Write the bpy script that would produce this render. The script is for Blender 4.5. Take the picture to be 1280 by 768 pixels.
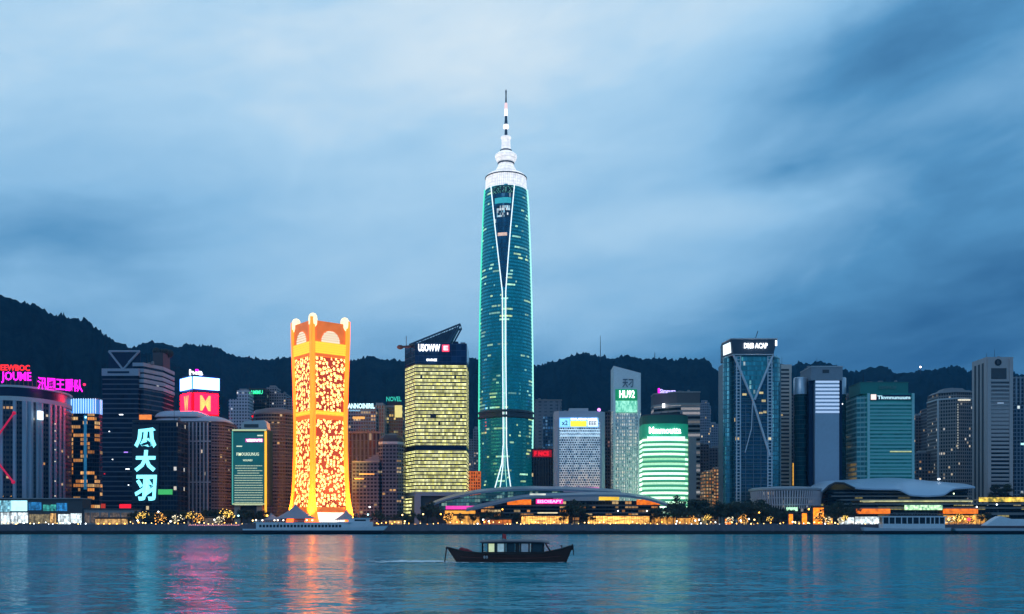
import bpy, math, random
from mathutils import Vector
SC = bpy.context.scene
for _o in list(bpy.data.objects): bpy.data.objects.remove(_o)
COL = SC.collection
R = math.radians
rnd = random.Random(11)

# ------------------------------------------------------------------ camera
F, HZ, EYE = 1244.4, 660.0, 4.83          # focal length in photo pixels, horizon row, eye height above the water
cam = bpy.data.cameras.new('camera'); co = bpy.data.objects.new('camera', cam); COL.objects.link(co)
cam.sensor_width = 36; cam.lens = 35; cam.shift_y = (HZ - 384) / 1280; cam.clip_start = .5; cam.clip_end = 30000
co.location = (0, 0, EYE); co.rotation_euler = (R(90), 0, 0); SC.camera = co

# ------------------------------------------------------------------ node expressions
class S:
    def __init__(s, nt, k): s.nt, s.k = nt, k
    def _(s, op, *a, clamp=False):
        n = s.nt.nodes.new('ShaderNodeMath'); n.operation = op; n.use_clamp = clamp
        for i, v in enumerate((s,) + a):
            v = v.k if isinstance(v, S) else v
            if isinstance(v, (int, float)): n.inputs[i].default_value = v
            else: s.nt.links.new(v, n.inputs[i])
        return S(s.nt, n.outputs[0])
    def __add__(s, o): return s._('ADD', o)
    __radd__ = __add__
    def __mul__(s, o): return s._('MULTIPLY', o)
    __rmul__ = __mul__
    def __sub__(s, o): return s._('SUBTRACT', o)
    def __rsub__(s, o): return S(s.nt, o)._('SUBTRACT', s)
    def __truediv__(s, o): return s._('DIVIDE', o)
    def lt(s, o): return s._('LESS_THAN', o)
    def gt(s, o): return s._('GREATER_THAN', o)
    def floor(s): return s._('FLOOR')
    def fract(s): return s._('FRACT')
    def sat(s): return s._('ADD', 0.0, clamp=True)
    def exp(s): return S(s.nt, math.e)._('POWER', s)
    def step(s, a, b):                    # smooth ramp from 0 at a to 1 at b
        n = s.nt.nodes.new('ShaderNodeMapRange'); n.interpolation_type = 'SMOOTHSTEP'
        s.nt.links.new(s.k, n.inputs[0]); n.inputs[1].default_value = a; n.inputs[2].default_value = b
        return S(s.nt, n.outputs[0])
def vec(nt, x, y, z=0.0):
    n = nt.nodes.new('ShaderNodeCombineXYZ')
    for i, v in enumerate((x, y, z)):
        v = v.k if isinstance(v, S) else v
        if isinstance(v, (int, float)): n.inputs[i].default_value = v
        else: nt.links.new(v, n.inputs[i])
    return n.outputs[0]
def noise(nt, v, scale=1.0, detail=3.0, rough=.5, dist=0.0):
    n = nt.nodes.new('ShaderNodeTexNoise'); nt.links.new(v, n.inputs['Vector'])
    n.inputs['Scale'].default_value = scale; n.inputs['Detail'].default_value = detail
    n.inputs['Roughness'].default_value = rough; n.inputs['Distortion'].default_value = dist
    return S(nt, n.outputs[0]), n.outputs[1]
def white(nt, v):
    n = nt.nodes.new('ShaderNodeTexWhiteNoise'); n.noise_dimensions = '3D'; nt.links.new(v, n.inputs['Vector'])
    sp = nt.nodes.new('ShaderNodeSeparateColor'); nt.links.new(n.outputs[1], sp.inputs[0])
    return S(nt, sp.outputs[0]), S(nt, sp.outputs[1]), S(nt, sp.outputs[2]), n.outputs[1]
def lin(c):
    if isinstance(c, str): c = tuple(int(c[i:i+2], 16) / 255 for i in (0, 2, 4))
    else: return (*c, 1)
    return (*[x / 12.92 if x <= .04045 else ((x + .055) / 1.055) ** 2.4 for x in c], 1)
def setv(nt, sock, v):
    v = v.k if isinstance(v, S) else v
    if isinstance(v, (int, float)): sock.default_value = v
    elif isinstance(v, (tuple, str)): sock.default_value = lin(v)
    else: nt.links.new(v, sock)
def mix(nt, f, a, b):
    n = nt.nodes.new('ShaderNodeMix'); n.data_type = 'RGBA'
    setv(nt, n.inputs[0], f); setv(nt, n.inputs[6], a); setv(nt, n.inputs[7], b)
    return n.outputs[2]
def vmath(nt, op, a, b):
    n = nt.nodes.new('ShaderNodeVectorMath'); n.operation = op
    for i, v in enumerate((a, b)):
        if v is None: continue
        if op == 'SCALE' and i == 1: n.inputs['Scale'].default_value = v; continue
        if isinstance(v, tuple): n.inputs[i].default_value = v
        else: nt.links.new(v, n.inputs[i])
    return n.outputs[0]
def coord(nt, which='UV'):
    t = nt.nodes.new('ShaderNodeTexCoord'); sp = nt.nodes.new('ShaderNodeSeparateXYZ'); nt.links.new(t.outputs[which], sp.inputs[0])
    return [S(nt, o) for o in sp.outputs] + [t.outputs[which]]
def new_mat(name):
    m = bpy.data.materials.new(name); m.use_nodes = True; nt = m.node_tree
    return m, nt, nt.nodes['Principled BSDF']

# ------------------------------------------------------------------ sky and light
w = bpy.data.worlds.new('World'); SC.world = w; w.use_nodes = True
nt = w.node_tree; bg = nt.nodes['Background']
dx, dy, dz, dv = coord(nt, 'Generated')
az = dx._('ARCTAN2', dy); el = dz._('ARCSINE')
wob, wc = noise(nt, vec(nt, az * 2.2, el * 5.0), 1.3, 4, .55)
az2 = az + (wob - .5) * .16; el2 = el + (wob - .5) * .07
t = el2.step(.02, .36) * .46 + .31 - dy.step(.25, -.35) * .26 - el.step(.55, 1.2) * .22  # unseen sky behind and overhead dimmed to darken city and water
for px, py, sx, sy, tilt, amp in ((90, 325, 190, 42, -.05, -.21), (190, 225, 150, 36, .1, -.10), (1160, 95, 230, 75, -.25, -.46), (1250, 240, 160, 50, -.2, -.22),
                                  (1270, 400, 330, 100, -.1, -.30), (870, 285, 120, 34, 0, .14), (600, 30, 380, 130, .05, .11), (640, 30, 200, 60, 0, .10), (860, 322, 170, 15, -.08, -.10), (960, 230, 210, 22, -.15, -.12),
                                  (440, 370, 260, 70, 0, .13), (780, 395, 200, 50, 0, .08), (150, 90, 260, 70, 0, .03), (0, 0, 90, 60, 0, -.08), (500, 190, 90, 20, -.35, -.06), (330, 35, 130, 18, -.3, -.06), (1010, 20, 80, 30, 0, .05)):
    ca, ce = math.atan((px - 640) / F), math.atan((HZ - py) / F)
    a, e = az2 - ca, el2 - ce
    a2 = (a + e * (-tilt)) / (sx / F * 1.25); e2 = (e + a * tilt) / (sy / F * 1.25)
    t = t + ((a2 * a2 + e2 * e2) * -1.0).exp() * amp
n1, _ = noise(nt, vec(nt, az * 2.4 + el * 1.2, el * 6.5 - az * 1.6, .3), 1.9, 6, .56, .5)
n2, _ = noise(nt, vec(nt, az * 5.0 + el * 3.0, el * 17.0 - az * 3.4, 4.7), 2.2, 4, .5, .3)
t = t + (n1 - .5) * .30 + (n2 - .5) * .15
ramp = nt.nodes.new('ShaderNodeValToRGB'); nt.links.new(t.k, ramp.inputs[0])
els = ramp.color_ramp.elements
for pos, c in ((0, '10395f'), (.2, '2b6090'), (.42, '5a99c8'), (.62, '92c6ec'), (.82, 'b2dbf8'), (1, 'dcf0fd')):
    e = els[0] if pos == 0 else els[-1] if pos == 1 else els.new(pos); e.color = lin(c)
sky = nt.nodes.new('ShaderNodeTexSky'); sky.sky_type = 'NISHITA'; sky.sun_disc = False
sky.sun_elevation = R(2.0); sky.sun_rotation = R(200); sky.air_density = 1.5; sky.ozone_density = 4
c10 = vmath(nt, 'SCALE', ramp.outputs[0], 10.0)
nt.links.new(mix(nt, .03, c10, sky.outputs[0]), bg.inputs[0]); bg.inputs[1].default_value = .1
sun = bpy.data.lights.new('sun', 'SUN'); sun.energy = .25; sun.angle = R(25); sun.color = (.8, .9, 1)
so = bpy.data.objects.new('sun', sun); COL.objects.link(so); so.rotation_euler = (R(55), 0, R(-20))
SC.view_settings.view_transform = 'Standard'; SC.view_settings.look = 'None'; SC.view_settings.exposure = 0; SC.view_settings.gamma = 1
SC.view_settings.use_curve_mapping = False
SC.render.engine = 'CYCLES'; SC.cycles.max_bounces = 6; SC.cycles.use_denoising = True
SC.cycles.sample_clamp_indirect = 40

# ------------------------------------------------------------------ materials
def plain(name, c, rough=.7, metal=0.0, var=.12, scale=.35, spec=.5):
    m, nt, b = new_mat(name); b.inputs['Roughness'].default_value = rough; b.inputs['Metallic'].default_value = metal
    b.inputs['Specular IOR Level'].default_value = spec
    x, y, z, v = coord(nt, 'Object'); n, _ = noise(nt, v, scale, 4, .6)
    lc = lin(c); f = (n - .5) * (2 * var) + 1.0
    nt.links.new(vmath(nt, 'MULTIPLY', vec(nt, f, f, f), tuple(lc[:3])), b.inputs['Base Color'])
    return m
def glow(name, c, s=1.5, nlight=False, spread=0.0, sc=.5):
    m, nt, b = new_mat(name); b.inputs['Base Color'].default_value = lin(c); b.inputs['Emission Color'].default_value = lin(c)
    b.inputs['Emission Strength'].default_value = s; b.inputs['Roughness'].default_value = .5
    if spread:
        x, y, z, v = coord(nt, 'Object'); n, _ = noise(nt, v, sc, 3, .7)
        setv(nt, b.inputs['Emission Strength'], ((n - .5) * 2.6 * spread + 1.0)._('MAXIMUM', .05) * s)
    if nlight: m.cycles.emission_sampling = 'NONE'
    return m
_seed = [0]
def facade(name, wall, glass, fh=4.0, ww=3.0, mu=.12, ms=.3, lit=.05, c1='ffd27a', c2='ffe9bd', st=1.0, row=0.0, run=1, refl=.5, wrough=.6, grough=.1,
           clump=.35, tilt=.02, amb=None, ambst=0.0, rowmod=0, wm=False, floorvar=.25, dim=.3):
    """A wall of windows in storeys of fh metres and bays of ww metres; mu / ms are the shares of mullion and spandrel; a share lit of the windows is lit."""
    _seed[0] += 1; sd = _seed[0] * 7.31
    m, nt, b = new_mat(name); m.cycles.emission_sampling = 'NONE'
    u, v, _z, uv = coord(nt, 'UV')
    cu, cv = u / ww, v / fh; iu, iv = cu.floor(), cv.floor(); fu, fv = cu.fract(), cv.fract()
    mask = fv.gt(ms) if ms > 0 else None
    if mu > 0:
        mm = (fu - .5)._('ABSOLUTE').lt(.5 - mu / 2); mask = mm if mask is None else mask * mm
    if mask is None: mask = fu.gt(-1.0)
    r1, r2, r3, rc = white(nt, vec(nt, (iu / run).floor() if run > 1 else iu, iv, sd))
    q1, q2, q3, qc = white(nt, vec(nt, iu, iv, sd + 3.3))
    cl, _ = noise(nt, vec(nt, iu * .11, iv * .16, sd), 1.0, 2, .5)
    L = r1.lt(cl.step(clump, .62) * (2 * lit)) if clump > 0 else r1.lt(lit)
    if row > 0:
        w1, w2, w3, _c = white(nt, vec(nt, 0.0, iv, sd + 9.1)); L = L._('MAXIMUM', w1.lt(row) * q1.lt(.85))
    wn, _ = noise(nt, uv, .06, 4, .65)
    wcol = vmath(nt, 'SCALE', mix(nt, wn, tuple(x * .75 for x in lin(wall)[:3]), tuple(x * 1.2 for x in lin(wall)[:3])), 1.0)
    gcol = mix(nt, q2, tuple(x * (1 - floorvar * 1.6) for x in lin(glass)[:3]), tuple(x * (1 + floorvar) for x in lin(glass)[:3]))
    setv(nt, b.inputs['Base Color'], mix(nt, mask, wcol, gcol))
    setv(nt, b.inputs['Metallic'], refl if wm else mask * refl); setv(nt, b.inputs['Roughness'], wrough + mask * (grough - wrough))
    em = L * mask * (r3 * .9 + dim) * (q3 * .5 + .75)
    gn, _ = noise(nt, uv, .9, 2, .6)
    if amb:  # faint glow added to unlit glass and wall to brighten them
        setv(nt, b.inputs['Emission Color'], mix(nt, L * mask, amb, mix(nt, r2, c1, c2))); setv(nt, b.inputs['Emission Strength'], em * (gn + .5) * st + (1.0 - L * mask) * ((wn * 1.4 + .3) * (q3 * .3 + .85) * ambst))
    else: setv(nt, b.inputs['Emission Color'], mix(nt, r2, c1, c2)); setv(nt, b.inputs['Emission Strength'], em * (gn + .5) * st)
    g = nt.nodes.new('ShaderNodeNewGeometry')
    off = vmath(nt, 'SCALE', vmath(nt, 'SUBTRACT', qc, (.5, .5, .5)), tilt)
    nt.links.new(vmath(nt, 'NORMALIZE', vmath(nt, 'ADD', g.outputs['Normal'], off), None), b.inputs['Normal'])
    return m

# ------------------------------------------------------------------ mesh collector
class MB:
    def __init__(s): s.v, s.f, s.uv, s.mi, s.cur = [], [], [], [], 0
    def face(s, pts, uv=None):
        i = len(s.v); s.v += [tuple(p) for p in pts]; s.f.append(tuple(range(i, i + len(pts)))); s.mi.append(s.cur)
        if uv is None:
            a = Vector(pts[1]) - Vector(pts[0]); n = a.cross(Vector(pts[2]) - Vector(pts[0]))
            if abs(n.z) > .75 * n.length: uv = [(p[0], p[1]) for p in pts]
            elif abs(n.x) > abs(n.y): uv = [(p[1], p[2]) for p in pts]
            else: uv = [(p[0], p[2]) for p in pts]
        s.uv += uv; return s
    def grid(s, rows, closed=False, uvs=None):
        """rows of equally many points share vertices (smooth-able)"""
        b = len(s.v); n = len(rows[0])
        for r in rows: s.v += [tuple(p) for p in r]
        for j in range(len(rows) - 1):
            for i in range(n if closed else n - 1):
                k = (i + 1) % n
                s.f.append((b + j*n + i, b + j*n + k, b + (j+1)*n + k, b + (j+1)*n + i)); s.mi.append(s.cur)
                if uvs:
                    ii = i + 1
                    s.uv += [uvs[j][i], uvs[j][ii], uvs[j+1][ii], uvs[j+1][i]]
                else: s.uv += [(p[0], p[2]) for p in (rows[j][i], rows[j][k], rows[j+1][k], rows[j+1][i])]
        return s
    def box(s, x0, x1, y0, y1, z0, z1):
        p = lambda a, b, c: ((x0, x1)[a], (y0, y1)[b], (z0, z1)[c])
        for q in (((0,0,0),(1,0,0),(1,0,1),(0,0,1)), ((1,0,0),(1,1,0),(1,1,1),(1,0,1)), ((1,1,0),(0,1,0),(0,1,1),(1,1,1)),
                  ((0,1,0),(0,0,0),(0,0,1),(0,1,1)), ((0,0,1),(1,0,1),(1,1,1),(0,1,1)), ((0,1,0),(1,1,0),(1,0,0),(0,0,0))):
            s.face([p(*k) for k in q])
        return s
    def prism(s, poly, z0, z1, cap=True, close=True):
        """poly counter-clockwise seen from above; z1 may be a function of (x, y)"""
        zt = z1 if callable(z1) else (lambda x, y: z1)
        n = len(poly); u = 0
        for i in range(n if close else n - 1):
            a, b = poly[i], poly[(i + 1) % n]; l = math.hypot(b[0]-a[0], b[1]-a[1])
            za, zb = zt(*a), zt(*b)
            s.face([(*a, z0), (*b, z0), (*b, zb), (*a, za)], [(u, z0), (u + l, z0), (u + l, zb), (u, za)]); u += l
        if cap: s.face([(*p, zt(*p)) for p in poly]); s.face([(*p, z0) for p in reversed(poly)])
        return s
    def loft(s, rings, closed=True, cap=True):
        uvs = []
        for r in rings:
            u = 0; row = [(0, r[0][2])]
            for i in range(len(r)):
                a, b = r[i], r[(i + 1) % len(r)]; u += math.dist(a, b); row.append((u, b[2]))
            uvs.append(row)
        s.grid(rings, closed, uvs)
        if cap: s.face(list(reversed(rings[0]))); s.face(list(rings[-1]))
        return s
    def lathe(s, prof, n=32, c=(0, 0), cap=False):
        return s.loft([[(c[0] + r * math.cos(2*math.pi*i/n), c[1] + r * math.sin(2*math.pi*i/n), z) for i in range(n)] for r, z in prof], True, cap)
    def tube(s, pts, r, n=6, r1=None):
        pts = [Vector(p) for p in pts]; rings = []
        for i, p in enumerate(pts):
            d = (pts[min(i+1, len(pts)-1)] - pts[max(i-1, 0)]).normalized()
            a = d.orthogonal().normalized() if abs(d.z) > .9 else d.cross(Vector((0, 0, 1))).normalized()
            b = d.cross(a); rr = r if r1 is None else r + (r1 - r) * i / (len(pts) - 1)
            rings.append([tuple(p + a * (rr * math.cos(2*math.pi*k/n)) + b * (rr * math.sin(2*math.pi*k/n))) for k in range(n)])
        return s.loft(rings)
    def ball(s, c, r, n=10, m=6, sx=1, sy=1, sz=1):
        rows = []
        for j in range(m + 1):
            t = -math.pi/2 + math.pi * j / m
            rows.append([(c[0] + sx*r*max(math.cos(t), .01)*math.cos(2*math.pi*i/n), c[1] + sy*r*max(math.cos(t), .01)*math.sin(2*math.pi*i/n), c[2] + sz*r*math.sin(t)) for i in range(n)])
        return s.grid(rows, True)
    def data(s, name, mats, smooth=False):
        me = bpy.data.meshes.new(name); me.from_pydata(s.v, [], s.f)
        for m in (mats if isinstance(mats, (list, tuple)) else [mats]): me.materials.append(m)
        me.polygons.foreach_set('material_index', s.mi)
        l = me.uv_layers.new(name='UVMap'); flat = [c for p in s.uv for c in p]; l.data.foreach_set('uv', flat)
        if smooth: me.polygons.foreach_set('use_smooth', [True] * len(s.f))
        me.update(); return me
    def build(s, name, mats, parent=None, smooth=False, loc=None):
        o = bpy.data.objects.new(name, s.data(name, mats, smooth)); COL.objects.link(o)
        if parent is not None: o.parent = parent
        if loc: o.location = loc
        return o
def tag(o, label=None, cat=None, group=None, kind=None):
    for k, v in (('label', label), ('category', cat), ('group', group), ('kind', kind)):
        if v: o[k] = v
    return o
def empty(name, loc, label, cat, group=None, yaw=0):
    o = bpy.data.objects.new(name, None); COL.objects.link(o); o.location = loc; o.rotation_euler = (0, 0, yaw)
    return tag(o, label, cat, group)
def copy_tree(o, kids, loc, label=None, group=None, yaw=0, sc=1):
    """a thing and copies of its parts and sub-parts; kids maps each object to its children"""
    c = o.copy(); COL.objects.link(c); c.location = loc; c.rotation_euler = (0, 0, yaw); c.scale = (sc,) * 3
    if label: c['label'] = label
    if group: c['group'] = group
    for k in kids.get(o.name, ()):
        d = k.copy(); COL.objects.link(d); d.parent = c
        for g in kids.get(k.name, ()):
            e = g.copy(); COL.objects.link(e); e.parent = d
    return c

# ------------------------------------------------------------------ lettering outlines, made once
TXT = {}
def letters(words):
    obs = []
    for t in words:
        c = bpy.data.curves.new('lettering', 'FONT'); c.body = t; c.extrude = .06; c.resolution_u = 2; c.offset = .045 if t in '瓜大' else .03 if t == '羽' else .018
        o = bpy.data.objects.new('lettering', c); COL.objects.link(o); obs.append((t, o, c))
    dg = bpy.context.evaluated_depsgraph_get(); dg.update()
    for t, o, c in obs:
        me = bpy.data.meshes.new_from_object(o.evaluated_get(dg))
        TXT[t] = ([tuple(v.co) for v in me.vertices], [tuple(p.vertices) for p in me.polygons])
        bpy.data.meshes.remove(me); bpy.data.objects.remove(o); bpy.data.curves.remove(c)
letters(['EEWBOC', 'JOUME', '汛圃王爵队', '瓜', '大', '羽', 'hia', 'M', 'W', 'AMMU', 'USEOUTE', 'FIMOUIGUNUG', 'WOUWEV', 'ANNOINIRIL', 'OIWAH', 'USOWW', 'E', 'OWINSE', 'F NCS',
         'x2', 'EEE', 'HU92', '天刁', 'Mmmoutta', 'Simnura', 'DMB ACAP', 'Tkvnnunuum', 'GENNUIF', 'EISOIEAPY', 'NOVEL', 'OURINGE', 'B'])
def text(parent, body, x0, x1, z0, z1, y, mat, name='lettering', depth=.5, slope=0.0, shear=0.0, side=None):
    """letters filling x0..x1 by z0..z1 of the parent's front, y metres deep; side=-1/1 puts them on the face at x=y looking that way"""
    vs, fs = TXT[body]
    ax, bx = min(v[0] for v in vs), max(v[0] for v in vs); ay, by = min(v[1] for v in vs), max(v[1] for v in vs)
    m = MB(); out = []
    for a, b, c in vs:
        X = (a - ax) / (bx - ax) ; Z = z0 + (b - ay) / (by - ay) * (z1 - z0); X = x0 + X * (x1 - x0) + shear * (Z - z0)
        out.append((X, y + slope * (X - x0) - c / .06 * depth / 2, Z))
    m.v = out; m.f = [tuple(f) for f in fs]; m.mi = [0] * len(fs)
    for f in fs: m.uv += [(out[i][0], out[i][2]) for i in f]
    return m.build(name, mat, parent)

# ------------------------------------------------------------------ placing
G = 6.6                                            # level of the promenade above the water
class Site:
    """a building lot: an Empty on the ground d metres away; x(px), z(py) turn rows and columns measured at that distance into metres of its own frame"""
    def __init__(s, name, label, px0, px1, d, cat='building', group=None, yaw=0, base=G):
        s.d = d; s.k = d / F; s.cx = (px0 + px1) / 2; s.base = base
        s.o = empty(name, ((s.cx - 640) * s.k, d, base), label, cat, group, yaw)
        s.w = (px1 - px0) * s.k
    def x(s, px): return (px - s.cx) * s.k
    def z(s, py): return EYE + (HZ - py) * s.k - s.base
    def box(s, name, mat, px0, px1, py1, py0=None, y0=0, y1=30, smooth=False):
        z0 = 0 if py0 is None else s.z(py0)
        return MB().box(s.x(px0), s.x(px1), y0, y1, z0, s.z(py1)).build(name, mat, s.o)
    def text(s, body, px0, px1, py1, py0, mat, y=-.6, **k):
        return text(s.o, body, s.x(px0), s.x(px1), s.z(py0), s.z(py1), y, mat, **k)
# ================================================================== SETTING
def hsh(i, s=0):
    x = math.sin(i * 127.1 + s * 311.7) * 43758.5453; return x - math.floor(x)
def vnoise(x, s=0):
    i = math.floor(x); f = x - i; f = f * f * (3 - 2 * f)
    return hsh(i, s) * (1 - f) + hsh(i + 1, s) * f
def interp(pts, x):
    if x <= pts[0][0]: return pts[0][1]
    for (a, b), (c, d) in zip(pts, pts[1:]):
        if x <= c: return b + (d - b) * (x - a) / (c - a)
    return pts[-1][1]

# water
m, nt, b = new_mat('harbour_water'); WATER = m
g = nt.nodes.new('ShaderNodeNewGeometry'); P = g.outputs['Position']
sp = nt.nodes.new('ShaderNodeSeparateXYZ'); nt.links.new(P, sp.inputs[0]); X, Y, Z = (S(nt, o) for o in sp.outputs)
acc = None
for (lx, ly, k, seed, det) in ((70, 24, .12, 21, 1), (26, 11, .20, 0, 2), (7, 2.6, .66, 5, 3), (1.9, .8, .78, 9, 2), (.62, .3, .6, 14, 1)):
    f, c = noise(nt, vec(nt, X / lx + Y * .012, Y / ly, seed), 1.0, det, .55)
    d = vmath(nt, 'MULTIPLY', vmath(nt, 'SUBTRACT', c, (.5, .5, .5)), (k * .62, k * 1.25, 0))
    acc = d if acc is None else vmath(nt, 'ADD', acc, d)
gust, _ = noise(nt, vec(nt, X / 90, Y / 40, 2.0), 1.0, 3, .6)        # calmer and rougher patches
gs = gust.step(.3, .7) * 1.0 + .5
acc = vmath(nt, 'MULTIPLY', acc, vec(nt, gs, gs, gs))
nrm = vmath(nt, 'NORMALIZE', vmath(nt, 'ADD', acc, (0, 0, 1)), None)
fr = nt.nodes.new('ShaderNodeFresnel'); fr.inputs['IOR'].default_value = 1.33; nt.links.new(nrm, fr.inputs['Normal'])
df = nt.nodes.new('ShaderNodeBsdfDiffuse'); gl = nt.nodes.new('ShaderNodeBsdfGlossy'); mx = nt.nodes.new('ShaderNodeMixShader')
df.inputs['Color'].default_value = (.0, .225, .295, 1); gl.inputs['Color'].default_value = (.74, .90, 1, 1); gl.inputs['Roughness'].default_value = .12
nt.links.new(nrm, gl.inputs['Normal']); nt.links.new(nrm, df.inputs['Normal']); nt.links.new((S(nt, fr.outputs[0]) * .68).k, mx.inputs[0]); nt.links.new(df.outputs[0], mx.inputs[1]); nt.links.new(gl.outputs[0], mx.inputs[2])
nt.links.new(mx.outputs[0], nt.nodes['Material Output'].inputs['Surface']); nt.nodes.remove(b)
tag(MB().face([(-7000, -3000, 0), (7000, -3000, 0), (7000, 900, 0), (-7000, 900, 0)]).build('water', WATER), 'dark teal harbour water rippled with coloured reflections', kind='structure')

PAVE = plain('paving', (.10, .095, .09), .8)
QUAYM, nt, b = new_mat('quay_concrete')
x, y, z, v = coord(nt, 'Object'); n, _ = noise(nt, v, .25, 5, .65); n2, _ = noise(nt, vec(nt, x * .5, y, z * .12), 1, 4, .6)
tide = (z + n * 1.6).step(2.9, 3.8)
setv(nt, b.inputs['Base Color'], mix(nt, tide, (.012, .014, .014), mix(nt, n2, (.07, .06, .08), (.20, .17, .20)))); b.inputs['Roughness'].default_value = .75
tag(MB().box(-2500, 2500, 752, 790, -4, G - .004).build('quay', QUAYM), 'long concrete quay wall with a dark tide line', kind='structure')
tag(MB().face([(-7000, 752, G), (7000, 752, G), (7000, 6000, G), (-7000, 6000, G)]).build('ground', PAVE), 'paved waterfront ground under the towers', kind='structure')
tag(MB().box(-2500, 2500, 752.2, 752.7, G, G + .9).build('promenade_wall', QUAYM), 'low parapet wall along the edge of the quay', 'parapet wall')

FOREST, nt, b = new_mat('forest_slope')
x, y, z, v = coord(nt, 'Object'); n, _ = noise(nt, v, .012, 6, .7); n2, _ = noise(nt, v, .06, 3, .7)
setv(nt, b.inputs['Base Color'], mix(nt, (n * 1.5 + n2 * 1.6 - 1.05).sat(), (.001, .006, .011), (.015, .034, .042))); b.inputs['Roughness'].default_value = 1; b.inputs['Specular IOR Level'].default_value = 0
def hill(prof, dr, d0, d1, px0, px1, label, seed, step=1.6):
    cols = []; px = px0
    while px <= px1: cols.append(px); px += step
    ts = [i / 44 for i in range(45)] + [1.015, 1.03, 1.06, 1.1, 1.18, 1.3, 1.5]
    rows = []
    for ti, t in enumerate(ts):
        d = d0 + (dr - d0) * t; row = []
        for i, px in enumerate(cols):
            py = interp(prof, px); h = EYE + (HZ - py) * dr / F - G
            s = (min(t, 1) ** 1.25) if t <= 1 else max(0, 1 - (t - 1) * 1.8)
            spur = (vnoise(px / 34 + t * 1.2, seed) - .5) * .38 + (vnoise(px / 11 + t * 2.1, seed + 1) - .5) * .16
            z = G + h * s * (1 + spur * (1 - abs(2 * t - 1)) if t < 1 else 1)
            lump = (vnoise(i * .55 + ti * 7.7, seed + 2) - .5) * 7 + (vnoise(i * .17 + ti * 3.1, seed + 3) - .5) * 8 + (vnoise(i * 1.0 + ti * 5, seed + 4) ** 4) * 6
            z += lump * min(1, s * 2)
            row.append(((px - 640) / F * d, d + (vnoise(px / 20, seed + 5) - .5) * 90 * t, max(z, G - 2)))
        rows.append(row)
    return tag(MB().grid(rows).build('hill', FOREST, smooth=True), label, kind='structure')
hill([(-500, 420), (-250, 385), (-100, 368), (0, 373), (30, 377), (58, 391), (80, 394), (103, 399), (118, 411), (130, 419), (148, 429), (168, 437), (210, 455), (260, 480), (330, 540), (420, 640), (450, 662)], 2000, 1450, 2600, -500, 450,
     'dark wooded hill rising highest behind the curved building', 3)
hill([(-200, 500), (120, 462), (165, 441), (180, 435), (196, 430), (212, 433), (228, 428), (240, 430), (258, 435), (276, 439), (296, 445), (316, 448), (345, 446), (362, 449), (400, 452), (440, 449), (468, 447), (500, 451), (540, 454), (583, 452), (620, 452), (668, 457), (690, 453),
      (712, 447), (735, 444), (770, 446), (800, 451), (824, 449), (842, 453), (856, 448), (872, 450), (888, 457), (905, 463), (940, 462), (985, 457), (1012, 454), (1040, 458), (1062, 465), (1085, 461), (1101, 460), (1122, 466), (1140, 468), (1160, 464), (1182, 459), (1200, 460),
      (1216, 462), (1250, 459), (1290, 466), (1380, 470), (1500, 450), (1700, 480)], 2700, 1500, 3600, -200, 1700,
     'long wooded ridge standing dark behind the whole city', 11)
def mast(px, py0, py1, d, label, lit=None):
    s = Site('hilltop_mast', label, px, px + 1, d, 'mast', base=EYE + (HZ - py0) * d / F - 6)
    h = s.z(py1); k = h / 40
    m = MB().tube([(0, 0, 0), (0, 0, h)], 1.3, 6, .5)
    for i in range(4): m.tube([(0, 0, h * (.3 + .15 * i)), (1.6, 0, h * (.3 + .15 * i))], .4, 4).tube([(0, 0, h * (.3 + .15 * i)), (-1.6, 0, h * (.3 + .15 * i))], .4, 4)
    m.build('pole', STEEL_DARK, s.o)
    if lit: MB().ball((0, 0, h), 2.6).build('beacon', lit, s.o, True)
STEEL_DARK = plain('dark_steel', (.03, .035, .045), .5, .6)
STEEL = plain('steel', (.3, .32, .35), .4, .7)
WHITEP = plain('white_paint', (.72, .74, .76), .5)
GREYC = plain('grey_concrete', (.26, .27, .29), .8)
DARKC = plain('dark_concrete', (.06, .065, .075), .8)
PALEC = plain('pale_concrete', (.5, .52, .55), .7)
BEIGE = plain('beige_stone', (.40, .36, .33), .8)
BROWN = plain('brown_stone', (.15, .11, .10), .8)
DARKGREEN = plain('dark_green_panel', (.006, .05, .045), .3, .4)
NAVY = plain('navy_panel', (.006, .022, .06), .3, .4)
E_WHITE = glow('white_sign_light', (.95, .98, 1), 2.6)
E_RED = glow('red_neon', (1, .01, .03), 1.1)
E_BEACON = glow('beacon_light', (1, .75, .7), 5)
mast(750, 452, 420, 2690, 'slim lattice radio mast on the ridge above the slanted white tower')
mast(818, 452, 440, 2690, 'short mast on the ridge above the green lit building')
mast(1150, 468, 459, 2640, 'ridge mast with a glowing pinkish white beacon', E_BEACON)
mast(105, 493, 481, 1800, 'low mast with a red lamp on the dark hill', glow('red_lamp', (1, .02, .12), 1.6))
# ================================================================== BUILDINGS, WEST HALF
def ellipse(cx, cy, a, b, t0=0, t1=360, n=40, p=2.0):
    out = []
    for i in range(n if t1 - t0 >= 360 else n + 1):
        t = R(t0 + (t1 - t0) * i / n); c, s_ = math.cos(t), math.sin(t)
        out.append((cx + a * math.copysign(abs(c) ** (2 / p), c), cy + b * math.copysign(abs(s_) ** (2 / p), s_)))
    return out
def ribs(site, name, mat, spans, w, z0, z1, y0, y1):
    m = MB()
    for x in spans: m.box(x - w / 2, x + w / 2, y0, y1, z0, z1)
    return m.build(name, mat, site.o)
def slats(site, name, mat, x0, x1, z0, z1, n, h, y0, y1):
    m = MB()
    for i in range(n):
        z = z0 + (z1 - z0) * i / max(n - 1, 1); m.box(x0, x1, y0, y1, z - h / 2, z + h / 2)
    return m.build(name, mat, site.o)

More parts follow.
